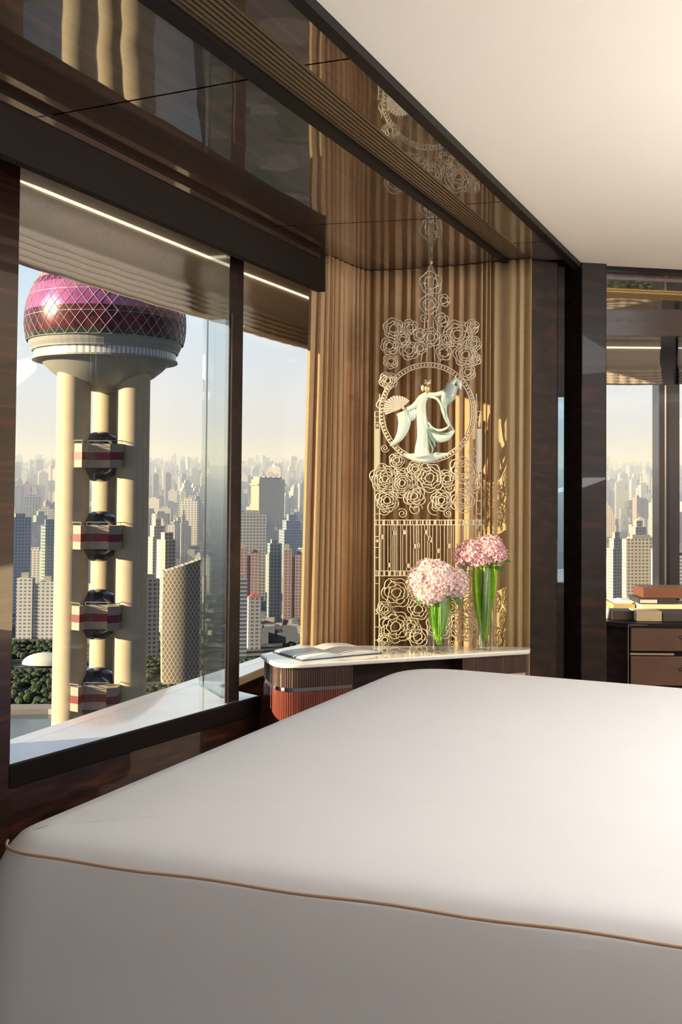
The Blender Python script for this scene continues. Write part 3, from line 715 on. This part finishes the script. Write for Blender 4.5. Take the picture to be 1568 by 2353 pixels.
# study lowered ceiling, header, grille
e0, e1 = Vector((1.08, 4.30, 0)), Vector((3.6, 4.80, 0))
struct(MB().prism([PX(1390, 4.34), xy(e1), (3.6, 4.95), PX(1390, 4.47)], Z(.862), ZC + .05).build('trim_10', ebony_panel))
struct(MB().prism([PX(1340, 4.48), (3.6, 4.97), (3.6, 7.0), (.9, 7.0), (.9, 4.6)], ZC, ZC + .04).build('ceiling_study', ebony_panel))
g2 = MB()
for i in range(4): g2.prism([PX(1385, 4.78 + .04 * i), (3.4, 5.2 + .04 * i), (3.4, 5.225 + .04 * i), PX(1385, 4.805 + .04 * i)], ZC - .010, ZC - .001)
tag(g2.build('ventilation_grille', plain('lit_bronze', (.50, .32, .12), .35, metal=.5)), 'short bronze slotted grille on the study ceiling above the desk', 'grille')
DW = 6.55
struct(MB().box(1.1, 4.2, 5.74, 5.80, Z(.828), ZT).build('trim_11', plain('brown_header', (.10, .05, .025), .3, coat=.8)))
struct(MB().box(1.0, 4.2, DW - .03, DW + .25, 0, Z(-.78)).build('wall_study', ebony))
w3 = empty('window_3', (2.1, DW + .1, Z(-.78)), kind='structure')
MB().box(1.0, 4.2, DW + .08, DW + .09, Z(-.78), Z(.95)).build('pane', pane_m, w3)
p0, p1 = UD(1513, 1100, DW).x, UD(1560, 1100, DW).x
MB().box(p0, p1, DW - .02, DW + .12, Z(-.78), Z(.95)).build('window_frame', plain('blue_black_frame', (.014, .013, .022), .3, coat=.6), w3)
MB().box(UD(1525, 1100, DW).x, UD(1528.5, 1100, DW).x, DW - .028, DW - .02, Z(-.78), Z(.63)).build('frame_edge', chrome, w3)
MB().box(p0 - .9 + .0, p0 - .86, DW - .02, DW + .12, Z(-.78), Z(.95)).build('window_frame', ebony_dark, w3)
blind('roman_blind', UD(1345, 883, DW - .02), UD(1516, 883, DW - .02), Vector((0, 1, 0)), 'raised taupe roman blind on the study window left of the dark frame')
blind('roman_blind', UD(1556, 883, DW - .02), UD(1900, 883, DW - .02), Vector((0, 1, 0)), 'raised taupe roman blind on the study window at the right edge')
# desk
ZD = Z(-.70)
dk = empty('desk', (1.9, 5.7, 0), 'dark brown desk with panelled drawers standing in front of the study window', 'desk')
dx0 = UD(1394, 1430, 5.4).x - .05; dl = UD(1444, 1430, 5.28).x
MB().prism([PX(1380, 5.42), PX(1446, 5.33), (2.9, 5.30), (2.9, 6.30), (dx0, 6.30)], ZD - .022, ZD).build('desktop', ebony_dark, dk, bevel=.003)
MB().prism([PX(1384, 5.44), PX(1447, 5.37), (2.85, 5.35), (2.85, 6.25), (dx0 + .02, 6.25)], .02, ZD - .023).build('body', ebony_dark, dk)
brown_pan = plain('brown_leather_panel', (.16, .08, .055), .4, coat=.3, noise=.08, nscale=12)
def dr(y0, y1):
    zz1, zz0 = UD(1500, y0, 5.34).z, UD(1500, y1, 5.34).z; xa = UD(1450, 1500, 5.34).x; xb = 2.2
    d_ = MB().box(xa, xb, 5.335, 5.35, zz0, zz1).build('drawer', brown_pan, dk, bevel=.003)
    k = UD(1567, (y0 + y1) / 2 - 5, 5.33)
    MB().ball((k.x, 5.32, k.z), .009, 14, 8).build('knob', chrome, d_, smooth=True)
dr(1441, 1496); dr(1508, 1575); dr(1585, 1650)
b = MB(); xa = UD(1444, 1500, 5.33).x; zA, zB, zC2 = (UD(1500, y, 5.33).z for y in (1436, 1505, 1650))
b.box(xa, 2.2, 5.328, 5.336, zA - .002, zA); b.box(xa, xa + .002, 5.328, 5.336, zC2, zA); b.box(xa + .01, UD(1549, 1500, 5.33).x, 5.322, 5.336, zB, zB + .010)
b.build('drawer_trim', plain('satin_metal', (.50, .42, .33), .35, metal=.6), dk)
def boxthing(name, x0, x1, y0, y1, d, dep, m, label, cat, zb=None, bev=.002):
    a = UD(x0, y1, d); c_ = UD(x1, y0, d); z0 = a.z if zb is None else zb; z1 = c_.z
    return tag(MB().box(a.x, c_.x, d, d + dep, z0, z1).build(name, m, bevel=bev), label, cat), z1
_, _z = boxthing('storage_box', 1463, 1522, 1405, 1432, 5.42, .14, plain('cream_paper', (.90, .72, .42), .5), 'small bright cream box at the front of the study desk', 'box', ZD + .0005)
boxthing('storage_box', 1524, 1600, 1408, 1432, 5.42, .16, plain('grey_olive', (.12, .10, .08), .5), 'dark grey-brown box beside the bright cream box on the desk', 'box', ZD + .0005)
_, z1 = boxthing('storage_box', 1408, 1462, 1404, 1428, 5.47, .12, plain('black_box', (.03, .02, .018), .5), 'low black box at the left front of the study desk', 'box', ZD + .0005)
_, z1 = boxthing('paper_tray', 1410, 1460, 1388, 1408, 5.85, .25, plain('tan_tray', (.45, .33, .14), .5), 'tan open tray of papers at the left of the desk', 'tray', ZD + .0005)
b = MB(); 
for i in range(6):
    a = UD(1415 + i * 4, 1386, 5.86); b.prism([(a.x, 5.87 + i * .01), (a.x + .09, 5.86 + i * .01), (a.x + .10, 6.05), (a.x + .01, 6.06)], z1 + .002 * i + .0005, z1 + .002 * i + .002)
tag(b.build('papers', plain('white_paper', (.85, .82, .82), .5)), 'loose white papers lying on the tan tray', 'papers')
_, z2 = boxthing('book', 1476, 1640, 1391, 1403, 5.75, .24, plain('cream_book', (.80, .66, .42), .5), 'thick cream book at the bottom of the desk stack', 'book', ZD + .0005)
_, z3 = boxthing('book', 1469, 1555, 1376, 1384, 5.78, .2, plain('black_book', (.03, .028, .03), .4), 'thin black book with a pale label in the desk stack', 'book', z2 + .0005)
MBo = MB().box(UD(1473, 1380, 5.77).x, UD(1512, 1380, 5.77).x, 5.777, 5.780, z2 + .006, z3 - .006).build('label', plain('label', (.6, .5, .48), .5), bpy.data.objects['book.001'])
boxthing('book', 1479, 1600, 1352, 1371, 5.80, .2, plain('brown_book', (.14, .055, .03), .45), 'brown leather book on top of the desk stack', 'book', z3 + .0005)
gl = UD(1397, 1425, 5.45)
tag(MB().lathe([(.001, 0), (.012, 0), (.014, .06), (.012, .06), (.010, .006), (.001, .006)], (gl.x + .012, gl.y + .06, ZD + .0005), 20, False).build('drinking_glass', plain('frosted', (.75, .70, .70), .15, coat=1), smooth=True), 'small shiny glass at the left corner of the desk by the pillar', 'glass')

# ------------------------------------------------------------------ the broadcasting tower
TD = 290.0; ZG = EYE - 150
tw = UD(239, 1100, TD); TX, TY = tw.x, TD
tower = empty('observation_tower', (TX, TY, ZG), 'tall tower of three concrete columns carrying a magenta glass sphere and small dark balls', 'tower')
k = TD / F
concrete = plain('warm_concrete', (.50, .42, .30), .7, noise=.05, nscale=.3)
ring_m = plain('grey_ring', (.30, .31, .30), .5)
TT = lambda py: UD(239, py, TD).z
for ang, rr in ((-150, 9.2), (-30, 9.2), (90, 9.2)):
    a = math.radians(ang + 8); x, y = TX + rr * math.cos(a), TY + rr * math.sin(a)
    rad = 4.55 if ang != 90 else 4.1
    MB().lathe([(rad, ZG), (rad, TT(860))], (x, y, 0), 40).build('column', concrete, tower, smooth=True, angle=40)
cz = TT(745); R = 182 * k
bowl = [(.5, TT(903)), (40 * k, TT(898)), (80 * k, TT(884)), (110 * k, TT(866)), (130 * k, TT(850)), (145 * k, TT(834))]
MB().lathe(bowl, (TX, TY, 0), 64).build('bowl', plain('tower_bowl', (.34, .34, .31), .5), tower, smooth=True, angle=40)
MB().lathe([(145 * k, TT(834)), (164 * k, TT(833)), (164 * k, TT(829)), (160 * k, TT(829))], (TX, TY, 0), 64).build('ledge', ring_m, tower)
wr = facade('ring_windows', (.75, .76, .74), (.35, .40, .42), 1.6, 40, .4, 1.1, .3)
MB().lathe([(160 * k, TT(829)), (160 * k, TT(812))], (TX, TY, 0), 96).build('deck_windows', wr, tower)
MB().lathe([(165 * k, TT(812)), (166 * k, TT(808)), (170 * k, TT(800)), (174 * k, TT(788))], (TX, TY, 0), 64).build('collar', ring_m, tower)
def sph(p): z = TT(p) - cz; return (math.sqrt(max(.01, R * R - z * z)), TT(p))
def fac(name, c0, c1, rough, metal):
    m, n, b = mat(name); t = n.nodes.new('ShaderNodeTexCoord'); v = n.nodes.new('ShaderNodeTexVoronoi'); v.inputs['Scale'].default_value = .45
    L(n, t.outputs['Object'], v.inputs['Vector']); sp_ = n.nodes.new('ShaderNodeSeparateColor'); L(n, v.outputs['Color'], sp_.inputs[0])
    mx = n.nodes.new('ShaderNodeMixRGB'); mx.inputs[1].default_value = (*c0, 1); mx.inputs[2].default_value = (*c1, 1)
    L(n, sp_.outputs[0], mx.inputs[0]); L(n, mx.outputs[0], b.inputs['Base Color']); b.inputs['Roughness'].default_value = rough; b.inputs['Metallic'].default_value = metal
    return m
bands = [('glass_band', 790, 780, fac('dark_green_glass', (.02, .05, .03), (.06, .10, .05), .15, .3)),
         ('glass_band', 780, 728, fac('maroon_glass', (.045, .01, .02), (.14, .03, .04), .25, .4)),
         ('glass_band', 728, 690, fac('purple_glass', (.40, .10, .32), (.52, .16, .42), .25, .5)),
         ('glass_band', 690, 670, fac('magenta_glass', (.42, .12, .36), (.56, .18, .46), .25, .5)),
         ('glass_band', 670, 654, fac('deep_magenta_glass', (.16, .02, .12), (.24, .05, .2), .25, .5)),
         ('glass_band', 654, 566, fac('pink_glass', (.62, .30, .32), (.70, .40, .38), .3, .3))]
for nm, a, b_, m_ in bands:
    st = 6; pr = [sph(a + (b_ - a) * i / st) for i in range(st + 1)]
    if b_ == 566: pr.append((.01, cz + R))
    MB().lathe(pr, (TX, TY, 0), 72, False).build(nm, m_, tower, smooth=True)
lat = MB(); NL = 44; rows_ = [TT(790) + (cz + R * .93 - TT(790)) * i / 13 for i in range(14)]
def sp3(i, j):
    z = rows_[i]; r_ = math.sqrt(R * R - (z - cz) ** 2) * 1.003; a = 2 * math.pi * (j + .5 * (i % 2)) / NL
    return Vector((TX + r_ * math.cos(a), TY + r_ * math.sin(a), z))
for i in range(13):
    for j in range(NL):
        o_ = 1 if i % 2 else 0
        for tgt in ((i + 1, j + o_), (i + 1, j - 1 + o_)):
            lat.tube([sp3(i, j), sp3(*tgt)], .085, 4, caps=False)
        if i % 3 == 0: lat.tube([sp3(i, j), sp3(i, j + 1)], .08, 4, caps=False)
lat.build('lattice', plain('lattice_paint', (.50, .38, .42), .5), tower)
# small balls with banded drums
def tri_offs(): pass
ballm = plain('dark_blue_glass', (.035, .04, .06), .15, coat=.8)
drum_m = plain('drum_panels', (.32, .28, .23), .6)
red_m = plain('red_band', (.16, .015, .03), .4)
DX = UD(229, 1100, TD - 9).x
for y in (1050, 1231, 1409, 1588, 1767):
    zc = TT(y + (0 if y < 1100 else 0))
    bl = MB().ball((TX - .6, TY - 2.5, zc), 7.0, 32, 20).build('ball', ballm, tower, smooth=True)
    hexa = [(DX + 6.9 * math.cos(math.radians(a)) * 1.0, TY - 8.2 + 4.6 * math.sin(math.radians(a))) for a in (0, 18, 60, 120, 162, 180, 222, 252, 288, 318)]
    hexa = [(DX - 6.4, TY - 5.5), (DX - 6.4, TY - 11), (DX - 4.0, TY - 12.5), (DX - 3.2, TY - 9.5), (DX + 3.2, TY - 9.5), (DX + 3.6, TY - 13), (DX + 6.2, TY - 11.6), (DX + 6.2, TY - 5.5)]
    dr_ = MB().prism(hexa, zc - 3.1, zc + 3.3).build('drum', drum_m, tower)
    MB().prism(inset(hexa, -.12), zc - 1.0, zc + 1.0).build('red_band', red_m, dr_)
    rl = MB(); 
    hh = [(x, yv, zc + 4.1) for x, yv in inset(hexa, -.25)]
    rl.tube(hh, .10, 4, closed=True)
    for i_, h_ in enumerate(hh): rl.tube([(h_[0], h_[1], zc + 3.4), h_], .1, 4)
    rl.build('railing', ring_m, dr_)

# ------------------------------------------------------------------ ground, river, park
def gz(d):
    t = max(0, (d - 1300) / 4700); return ZG + 245 * min(1, t) ** 1.15
gm = MB(); rows = []
ys = [20, 300, 500, 700, 900, 1300] + [1300 + 4700 * (i / 16) for i in range(1, 17)] + [6400]
for yv in ys:
    rows.append([(-4500 + 9500 * j / 20, yv, gz(yv)) for j in range(21)])
gm.sheet(rows)
mg, n, b_ = mat('city_ground')
t = n.nodes.new('ShaderNodeTexCoord'); v = n.nodes.new('ShaderNodeTexVoronoi'); v.inputs['Scale'].default_value = .07; L(n, t.outputs['Object'], v.inputs['Vector'])
cr_ = n.nodes.new('ShaderNodeValToRGB'); e = cr_.color_ramp.elements; cr_.color_ramp.interpolation = 'CONSTANT'
e[0].color = (.03, .05, .03, 1); e[1].position = .85; e[1].color = (.13, .13, .13, 1); x_ = e.new(.35); x_.color = (.05, .06, .07, 1); x_ = e.new(.6); x_.color = (.07, .08, .08, 1)
s_ = n.nodes.new('ShaderNodeSeparateColor'); L(n, v.outputs['Color'], s_.inputs[0]); L(n, s_.outputs[0], cr_.inputs[0]); L(n, cr_.outputs[0], b_.inputs['Base Color']); b_.inputs['Roughness'].default_value = .9
struct(gm.build('floor_city', mg))
def gpt(px, d): v = UD(px, 1100, d); return (v.x, v.y)
wm = plain('river_water', (.10, .13, .17), .12, ior=1.33)
tag(MB().prism([gpt(-900, 330), gpt(420, 330), gpt(470, 560), gpt(250, 655), gpt(120, 672), gpt(-100, 665), gpt(-900, 650)], ZG + .2, ZG + .8).build('river', wm), 'grey-blue river at the foot of the tower', 'river')
tag(MB().prism([gpt(-900, 651), gpt(-100, 666), gpt(120, 673), gpt(250, 657), gpt(250, 672), gpt(120, 688), gpt(-100, 682), gpt(-900, 668)], ZG, ZG + 4).build('embankment', plain('embankment', (.30, .28, .27), .8)), 'long pale river embankment wall beyond the water', 'embankment')
x, y = gpt(112, 850); dm = MB(); 
rws = []
for i in range(9):
    a = math.pi * .5 * i / 8; rws.append([(x + 19 * math.cos(2 * math.pi * j / 24) * math.cos(a), y + 12 * math.sin(2 * math.pi * j / 24) * math.cos(a), ZG + 2 + 9 * math.sin(a)) for j in range(25)])
dm.sheet(rws); tag(dm.build('domed_hall', plain('pale_roof', (.62, .66, .60), .4), smooth=True), 'low building with a pale shell roof among the park trees', 'building')

# ------------------------------------------------------------------ skyscrapers
F_tan = facade('tan_facade', (.54, .46, .36), (.26, .23, .22), 4.2, 400, .4, 1.1)
F_grid = facade('grey_grid', (.42, .43, .45), (.10, .13, .19), 4.0, 3.8, .62, .6)
F_blue = facade('blue_facade', (.36, .43, .54), (.10, .17, .30), 3.4, 3.6, .6, .6, .3)
F_cream = facade('cream_facade', (.60, .54, .44), (.17, .19, .23), 3.8, 3.4, .55, .5)
F_pink = facade('pink_facade', (.40, .29, .28), (.14, .14, .18), 3.6, 3.2, .55, .55)
F_white = facade('white_facade', (.58, .58, .60), (.17, .21, .29), 4.2, 3.4, .6, .5)
F_green = facade('green_facade', (.34, .43, .44), (.10, .18, .22), 3.6, 3.6, .6, .55, .3)
F_strip = facade('stripe_facade', (.50, .53, .60), (.13, .18, .28), 400, 3.4, 1.1, .5, .3)
roofm = plain('roof_grey', (.35, .34, .33), .8)
redroof = plain('red_roof', (.45, .10, .10), .7)
def bmesh_build(w, dp, h, kind):
    b = MB(); r = MB()
    if kind == 'slab': b.box(-w / 2, w / 2, -dp / 2, dp / 2, 0, h); r.box(-w * .3, w * .2, -dp * .25, dp * .25, h, h + 4)
    elif kind == 'step':
        b.box(-w / 2, w / 2, -dp / 2, dp / 2, 0, h * .82); b.box(-w * .36, w * .36, -dp * .36, dp * .36, h * .82, h * .93); b.box(-w * .2, w * .2, -dp * .2, dp * .2, h * .93, h)
        r.tube([(0, 0, h), (0, 0, h * 1.07)], .6, 5)
    elif kind == 'twin':
        b.box(-w / 2, -w * .08, -dp / 2, dp / 2, 0, h); b.box(w * .08, w / 2, -dp / 2, dp / 2, 0, h * .94); b.box(-w * .08, w * .08, -dp * .3, dp * .3, 0, h * .9)
        r.box(-w * .4, -w * .2, -dp * .2, dp * .2, h, h + 5); r.box(w * .2, w * .4, -dp * .2, dp * .2, h * .94, h * .94 + 5)
    elif kind == 'chamfer':
        c = w * .18; b.prism([(-w / 2 + c, -dp / 2), (w / 2 - c, -dp / 2), (w / 2, -dp / 2 + c), (w / 2, dp / 2), (-w / 2, dp / 2), (-w / 2, -dp / 2 + c)], 0, h)
        b.box(-w * .3, w * .3, -dp * .3, dp * .3, h, h + 7); r.tube([(0, 0, h + 7), (0, 0, h + 16)], .5, 5)
    elif kind == 'crown':
        b.box(-w / 2, w / 2, -dp / 2, dp / 2, 0, h)
        b.box(-w * .55, w * .55, -dp * .55, dp * .55, h * .93, h * .95)
        for i in range(5): r.box(-w * .45 + i * w * .2, -w * .38 + i * w * .2, -dp * .4, dp * .4, h, h + 5)
    elif kind == 'pitched':
        b.box(-w / 2, w / 2, -dp / 2, dp / 2, 0, h)
        r.add([(-w / 2, -dp / 2, h), (w / 2, -dp / 2, h), (w / 2, dp / 2, h), (-w / 2, dp / 2, h), (0, 0, h + w * .35)], [(0, 1, 4), (1, 2, 4), (2, 3, 4), (3, 0, 4), (3, 2, 1, 0)])
    return b, r
made = []
def hero(px0, px1, ytop, d, kind, m, label, dep=.8, rm=None, rot=.35, cat='building'):
    w = (px1 - px0) * d / F; base = gz(d); px = (px0 + px1) / 2; top = UD(px, ytop, d).z; h = top - base
    c = UD(px, 1100, d); w = w / (math.cos(rot) + dep * math.sin(abs(rot)))
    b, r = bmesh_build(w, w * dep, h, kind)
    made.append((c.x, c.y, w * .75)); e_ = empty('office_tower', (c.x, c.y, base), label, cat); e_.rotation_euler.z = rot
    for mb, nm, mm in ((b, 'tower_block', m), (r, 'rooftop', rm or roofm)):
        o = mb.build(nm, mm); o.parent = e_
    return e_
hero(577, 655, 1102, 1750, 'crown', F_tan, 'massive tan ribbed tower rising above its neighbours beyond the dark post', .7, rot=.5)
hero(553, 614, 1180, 1300, 'slab', F_grid, 'grey grid slab block in front of the tan ribbed tower', .5, rot=.12)
hero(642, 700, 1182, 1350, 'step', F_blue, 'blue-grey stepped tower beside the curtain edge', .8, rot=.4)
hero(545, 572, 1330, 900, 'slab', F_strip, 'narrow blue-grey striped tower low beside the dark post', .8, rot=.2)
hero(571, 604, 1372, 950, 'pitched', F_white, 'white tower with a red pointed roof', .9, redroof, rot=.2)
hero(548, 600, 1258, 1080, 'twin', F_pink, 'dull pink twin block below the grey grid slab', .6, rot=.1)
hero(616, 650, 1248, 1100, 'slab', F_green, 'slim green-grey tower in the middle of the narrow pane', .9, rot=.3)
hero(652, 700, 1262, 1060, 'twin', F_pink, 'reddish twin block low beside the curtain edge', .6, rot=.1)
hero(340, 386, 1192, 1150, 'step', F_cream, 'cream stepped tower just right of the tall concrete columns', .9, rot=.6)
hero(362, 410, 1240, 1000, 'chamfer', F_cream, 'cream chamfered tower behind the diamond-patterned building', .9, rot=.6)
hero(330, 372, 1330, 900, 'slab', F_grid, 'grey grid tower partly behind the right concrete column', .8, rot=.3)
hero(24, 76, 1188, 1150, 'slab', F_blue, 'tall blue-grey tower at the far left beside the window post', .7, rot=.4)
hero(94, 140, 1207, 1200, 'chamfer', F_green, 'greenish tower left of the concrete columns', .8, rot=.4)
hero(46, 132, 1328, 1000, 'twin', F_white, 'broad white twin block low left of the concrete columns', .35, rot=.05)
hero(350, 366, 1090, 2600, 'slab', F_pink, 'thin hazy pink tower on the skyline, left of a pair', .8, rot=.3)
hero(378, 394, 1088, 2600, 'slab', F_pink, 'thin hazy pink tower on the skyline, right of a pair', .8, rot=.3)
hero(416, 430, 1172, 1500, 'step', F_cream, 'small cream tower on the dark hill behind the diamond-patterned building', .8, rot=.3)
hero(1396, 1436, 1222, 1150, 'step', F_cream, 'sunlit cream stepped tower beside the study pillar', .7, rot=.4)
hero(1432, 1520, 1238, 1050, 'slab', F_cream, 'wide sunlit cream grid block above the study desk', .3, rot=.12)
hero(1444, 1490, 1196, 1250, 'step', F_cream, 'cream stepped tower behind the wide grid block in the study window', .8, rot=.3)
hero(1500, 1580, 1262, 980, 'twin', F_white, 'white twin block behind the study window frame', .4, rot=.1)
# diamond patterned building with a curved, slanted top
def diamond():
    d = 780; base = gz(d); zt_ = UD(420, 1285, d).z; c = UD(423, 1100, d); w = 86 * d / F
    b = MB(); n = 24; rows = []
    prof = [(-w / 2 + w * i / n, -2.4 * math.sin(math.pi * i / n)) for i in range(n + 1)]
    back = [(x, y + 14) for x, y in prof[::-1]]; ring = prof + back; N = len(ring)
    H_ = zt_ - base
    for i in range(21):
        f = i / 20; row = []
        for x, y in ring:
            hz = H_ * (.90 + .10 * (x / w + .5)); row.append((x * (1 + .05 * math.sin(f * 3)), y, hz * f))
        rows.append(row)
    for row in rows: b.v += row
    for i in range(20):
        for j in range(N): b.f.append((i * N + j, i * N + (j + 1) % N, (i + 1) * N + (j + 1) % N, (i + 1) * N + j))
    for j in range(n): b.f.append((20 * N + j, 20 * N + j + 1, 20 * N + N - 2 - j, 20 * N + N - 1 - j))
    m, nn, bs = mat('diamond_facade'); t = nn.nodes.new('ShaderNodeTexCoord'); s = nn.nodes.new('ShaderNodeSeparateXYZ'); L(nn, t.outputs['Object'], s.inputs[0])
    def mth(op, a, b=None):
        q = nn.nodes.new('ShaderNodeMath'); q.operation = op
        for i, v in enumerate((a, b)):
            if v is None: continue
            if isinstance(v, (int, float)): q.inputs[i].default_value = v
            else: L(nn, v, q.inputs[i])
        return q.outputs[0]
    u = mth('DIVIDE', s.outputs['X'], 3.0); v = mth('DIVIDE', s.outputs['Z'], 5.2)
    a = mth('ABSOLUTE', mth('SUBTRACT', mth('FRACT', mth('ADD', u, v)), .5)); c2 = mth('ABSOLUTE', mth('SUBTRACT', mth('FRACT', mth('SUBTRACT', u, v)), .5))
    mk = mth('GREATER_THAN', mth('MAXIMUM', a, c2), .38)
    mx = nn.nodes.new('ShaderNodeMixRGB'); mx.inputs[1].default_value = (.24, .21, .18, 1); mx.inputs[2].default_value = (.62, .55, .43, 1)
    L(nn, mk, mx.inputs[0]); L(nn, mx.outputs[0], bs.inputs['Base Color'])
    made.append((c.x, c.y)); made.append((c.x, c.y + 12)); o = b.build('office_tower', m); o.location = (c.x, c.y, base); o.rotation_euler.z = .25
    tag(o, 'curved building with a pale diamond-patterned facade and sloping top', 'building')
diamond()
# repeated towers of the wider city
protos = []
vk = [('slab', F_grid, 'grey gridded high-rise'), ('step', F_cream, 'cream stepped high-rise'), ('twin', F_pink, 'dull pink twin high-rise'), ('chamfer', F_blue, 'blue-grey chamfered high-rise'), ('slab', F_white, 'white slab high-rise'), ('step', F_green, 'green-grey stepped high-rise'), ('twin', F_white, 'white twin high-rise')]
for kd, m_, lb in vk:
    b, r = bmesh_build(24, 17, 90, kd); b.add(r.v, r.f); protos.append((b, m_, lb))
rn = random.Random(21); first = {}
def region(px):
    return ('large left pane view' if px < 525 else 'view between post and curtain' if px < 1000 else 'study window view')
count = 0
cands = []
for i in range(300):
    s = i % 10
    px = rn.uniform(20, 135) if s < 2 else rn.uniform(330, 480) if s < 5 else rn.uniform(545, 720) if s < 8 else rn.uniform(1385, 1590)
    if i % 5 == 4 and s < 5: px = rn.uniform(205, 232)
    d = 1150 * (4.6 ** (rn.random() ** .8)); cands.append((d, px))
cands.sort()
for d, px in cands:
    kidx = rn.randrange(len(protos)); b, m_, lb = protos[kidx]
    c = UD(px, 1100, d)
    if any((c.x - q_[0]) ** 2 + (c.y - q_[1]) ** 2 < 40 ** 2 for q_ in made): continue
    made.append((c.x, c.y))
    if kidx not in first:
        o = b.build('high_rise', m_); first[kidx] = o
    else:
        o = first[kidx].copy(); COL.objects.link(o)
    hs = rn.uniform(.5, 1.15) * (1 if d > 1500 else .75); o.location = (c.x, c.y, gz(d)); o.rotation_euler.z = rn.uniform(-.2, .7); o.scale = (rn.uniform(.8, 1.3), 1, hs)
    rg = region(px); lo, hi = (20, 480) if px < 525 else (545, 720) if px < 1000 else (1385, 1590); f3 = (px - lo) / (hi - lo)
    side3 = 'left part' if f3 < .33 else 'middle' if f3 < .66 else 'right part'
    lb = ('tall ' if hs > .9 else 'low ' if hs < .6 else '') + lb; dist = 'near' if d < 1800 else 'mid-distance' if d < 3200 else 'distant'
    lb = lb.replace(' high-rise', ' tower').replace('gridded ', 'grid ')
    lbl = dist + ' ' + lb + ', ' + side3 + ' of the ' + rg
    o['label'] = lbl; o['category'] = 'building'; o['group'] = lbl
tm = plain('tree_green', (.03, .05, .022), .9, noise=.4, nscale=.1)
tb = MB(); rn = random.Random(11)
for i in range(2600):
    px = rn.choice((rn.uniform(-60, 135), rn.uniform(330, 480), rn.uniform(330, 470), rn.uniform(545, 760), rn.uniform(1380, 1620))); d = rn.uniform(690, 965)
    x, y = gpt(px, d)
    if any(abs(x - q_[0]) < 26 and abs(y - q_[1]) < 24 for q_ in made) or (abs(px - 112) < 85 and abs(d - 850) < 26): continue
    r = rn.uniform(1.7, 3.6); tb.ball((x, y, ZG + r * .7), r, 7, 5, (1, 1, .9))
tag(tb.build('park_trees', tm), 'dark green park trees along the far river bank', 'trees', kind='stuff')
lb_ = MB(); rn = random.Random(5)
for i in range(5200):
    s = i % 10; px = rn.uniform(-150, 330) if s < 3 else rn.uniform(330, 480) if s < 5 else rn.uniform(540, 760) if s < 8 else rn.uniform(1370, 1640)
    d = 980 * (6.1 ** rn.random()); c = UD(px, 1100, d); w = rn.uniform(4, 11); dp = rn.uniform(4, 11); h = rn.choice((5, 7, 10, 16, 24, 40) if d > 1500 else (5, 7, 10, 14)) * rn.uniform(.8, 1.2) * (1 if d < 2500 else 1.5)
    if any(abs(c.x - q_[0]) < (q_[2] if len(q_) > 2 else 20) + w and abs(c.y - q_[1]) < (q_[2] if len(q_) > 2 else 18) + dp for q_ in made): continue
    z = gz(d); lb_.box(c.x - w, c.x + w, c.y - dp, c.y + dp, z - 3, z + h)
lowm, n, b_ = mat('low_rise'); t = n.nodes.new('ShaderNodeTexCoord'); v = n.nodes.new('ShaderNodeTexVoronoi'); v.inputs['Scale'].default_value = .02
L(n, t.outputs['Object'], v.inputs['Vector']); s_ = n.nodes.new('ShaderNodeSeparateColor'); L(n, v.outputs['Color'], s_.inputs[0])
cr_ = n.nodes.new('ShaderNodeValToRGB'); e = cr_.color_ramp.elements; e[0].color = (.09, .11, .15, 1); e[1].color = (.48, .44, .40, 1); x_ = e.new(.55); x_.color = (.18, .20, .24, 1)
L(n, s_.outputs[1], cr_.inputs[0]); L(n, cr_.outputs[0], b_.inputs['Base Color'])
tag(lb_.build('low_rise_blocks', lowm), 'carpet of small pale city buildings fading into the haze', 'buildings', kind='stuff')
# haze over the city
hm = bpy.data.materials.new('city_haze'); hm.use_nodes = True; n = hm.node_tree; n.nodes.clear()
o_ = n.nodes.new('ShaderNodeOutputMaterial'); vs_ = n.nodes.new('ShaderNodeVolumeScatter'); vs_.inputs['Color'].default_value = (.46, .60, 1, 1); vs_.inputs['Density'].default_value = .00046; vs_.inputs['Anisotropy'].default_value = 0
L(n, vs_.outputs[0], o_.inputs['Volume'])
hz_ = MB().box(-4000, 4500, 990, 6600, ZG - 5, ZG + 330).build('haze', hm); tag(hz_, 'pale haze lying over the distant city', 'haze', kind='stuff')
